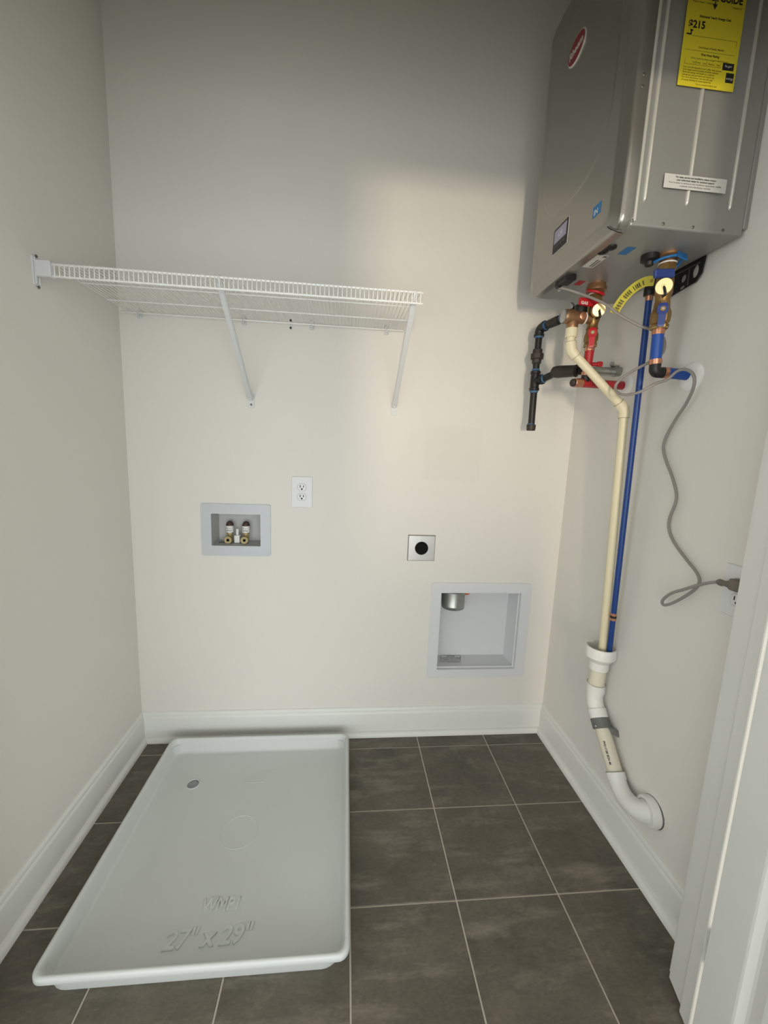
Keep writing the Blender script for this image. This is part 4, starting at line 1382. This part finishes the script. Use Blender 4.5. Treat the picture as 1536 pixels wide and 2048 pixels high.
text('pipe_print', 'PVC-1120 SCH 40', pr_ + a2 * -0.02, a2, a2.cross(rt).normalized() * -1, 0.009, 'ink', sp, 0.0004, 0.0003)
q4 = Vector((XR, 0.028, 0.236))
b0, b1, b2, b3 = q3 - a2 * 0.027, q3 + a2 * 0.030, Vector((0.862, 0.036, 0.226)), q4 + Vector((-0.012, 0.001, -0.002))
curve = [b0 * (1 - t) ** 3 + b1 * 3 * t * (1 - t) ** 2 + b2 * 3 * t * t * (1 - t) + b3 * t ** 3 for t in [k / 14 for k in range(15)]]
bm = BM()
tube(bm, [q3 - a2 * 0.050, q3 - a2 * 0.049, q3 - a2 * 0.028] + curve, [0.026, 0.0295, 0.0295] + [0.0272 + 0.0045 * max(0, k - 4) / 10 for k in range(15)], 28)
o = link('elbow', bm, 'pvc', sp, True, 40)
link('joint_line', torus(BM(), q3 - a2 * 0.050, 0.0280, 0.0012, a2, 32, 6), 'ring', o, True)
bm = BM()
lathe(bm, q4, (-1, 0.12, 0), [(0, 0.0440), (0.022, 0.0430), (0.0245, 0.0415), (0.0245, 0.030)], 36)
link('wall_flange', bm, 'pvc', sp, True, 40)
link('joint_line', torus(BM(), q4 + Vector((-0.0008, 0, 0)), 0.0440, 0.0010, (1, 0, 0), 36, 6), 'anchor', sp, True)
link('wall_gap', torus(BM(), q4 + Vector((-0.0243, 0.003, 0)), 0.0320, 0.0010, (1, 0, 0), 36, 6), 'ring', sp, True)

# ================================================================== POWER CORD
cd_ = thing('power_cord', 'grey heater power cord looping down the right wall to the outlet', 'cord', (0.88, -0.1, 0.99))
CP = [(0.607, 0.350, 1.806), (0.660, 0.345, 1.794), (0.700, 0.291, 1.756), (0.720, 0.258, 1.729), (0.745, 0.234, 1.698), (0.788, 0.200, 1.661), (0.830, 0.189, 1.647), (0.845, 0.172, 1.620),
      (0.842, 0.166, 1.584), (0.820, 0.178, 1.562), (0.800, 0.205, 1.546), (0.785, 0.235, 1.529), (0.775, 0.256, 1.508), (0.770, 0.244, 1.484), (0.775, 0.210, 1.470),
      (0.790, 0.168, 1.474), (0.815, 0.146, 1.494), (0.832, 0.125, 1.503), (0.845, 0.106, 1.524), (0.855, 0.085, 1.523), (0.862, 0.069, 1.505), (0.870, 0.074, 1.477),
      (0.880, 0.102, 1.439), (0.888, 0.139, 1.401), (0.892, 0.167, 1.360), (0.892, 0.176, 1.324), (0.892, 0.161, 1.287), (0.892, 0.130, 1.243), (0.892, 0.105, 1.197),
      (0.892, 0.101, 1.166), (0.892, 0.113, 1.121), (0.892, 0.110, 1.088), (0.892, 0.085, 1.054), (0.890, 0.035, 1.019), (0.888, -0.004, 0.996), (0.885, -0.022, 0.976),
      (0.882, -0.016, 0.952), (0.878, 0.014, 0.916), (0.875, 0.048, 0.885), (0.872, 0.068, 0.875), (0.869, 0.068, 0.889), (0.866, 0.040, 0.919), (0.864, -0.004, 0.947),
      (0.868, -0.041, 0.972), (0.874, -0.073, 0.990), (0.876, -0.088, 0.994)]
link('cable', tube(BM(), smooth_path(CP, 5), 0.0040, 10), 'cord', cd_, True, 60)
bm = BM()
tube(bm, [(0.876, -0.080, 0.9935), (0.8755, -0.086, 0.9945), (0.8755, -0.094, 0.995), (0.876, -0.097, 0.9955), (0.877, -0.108, 0.997), (0.880, -0.112, 0.998)],
     [0.005, 0.0080, 0.0080, 0.0062, 0.0085, 0.0085], 14)
link('strain_relief', bm, 'plug', cd_, True, 40)
bm = BM()
box(bm, 0.872, 0.8980, -0.137, -0.108, 0.984, 1.013, 0.006, 2)
link('plug', bm, 'plug', cd_, True, 40)
bm = BM()
for z in (1.006, 0.992):
    box(bm, 0.895, 0.902, -0.119, -0.1175, z - 0.003, z + 0.003)
link('prong', bm, 'steel', cd_)
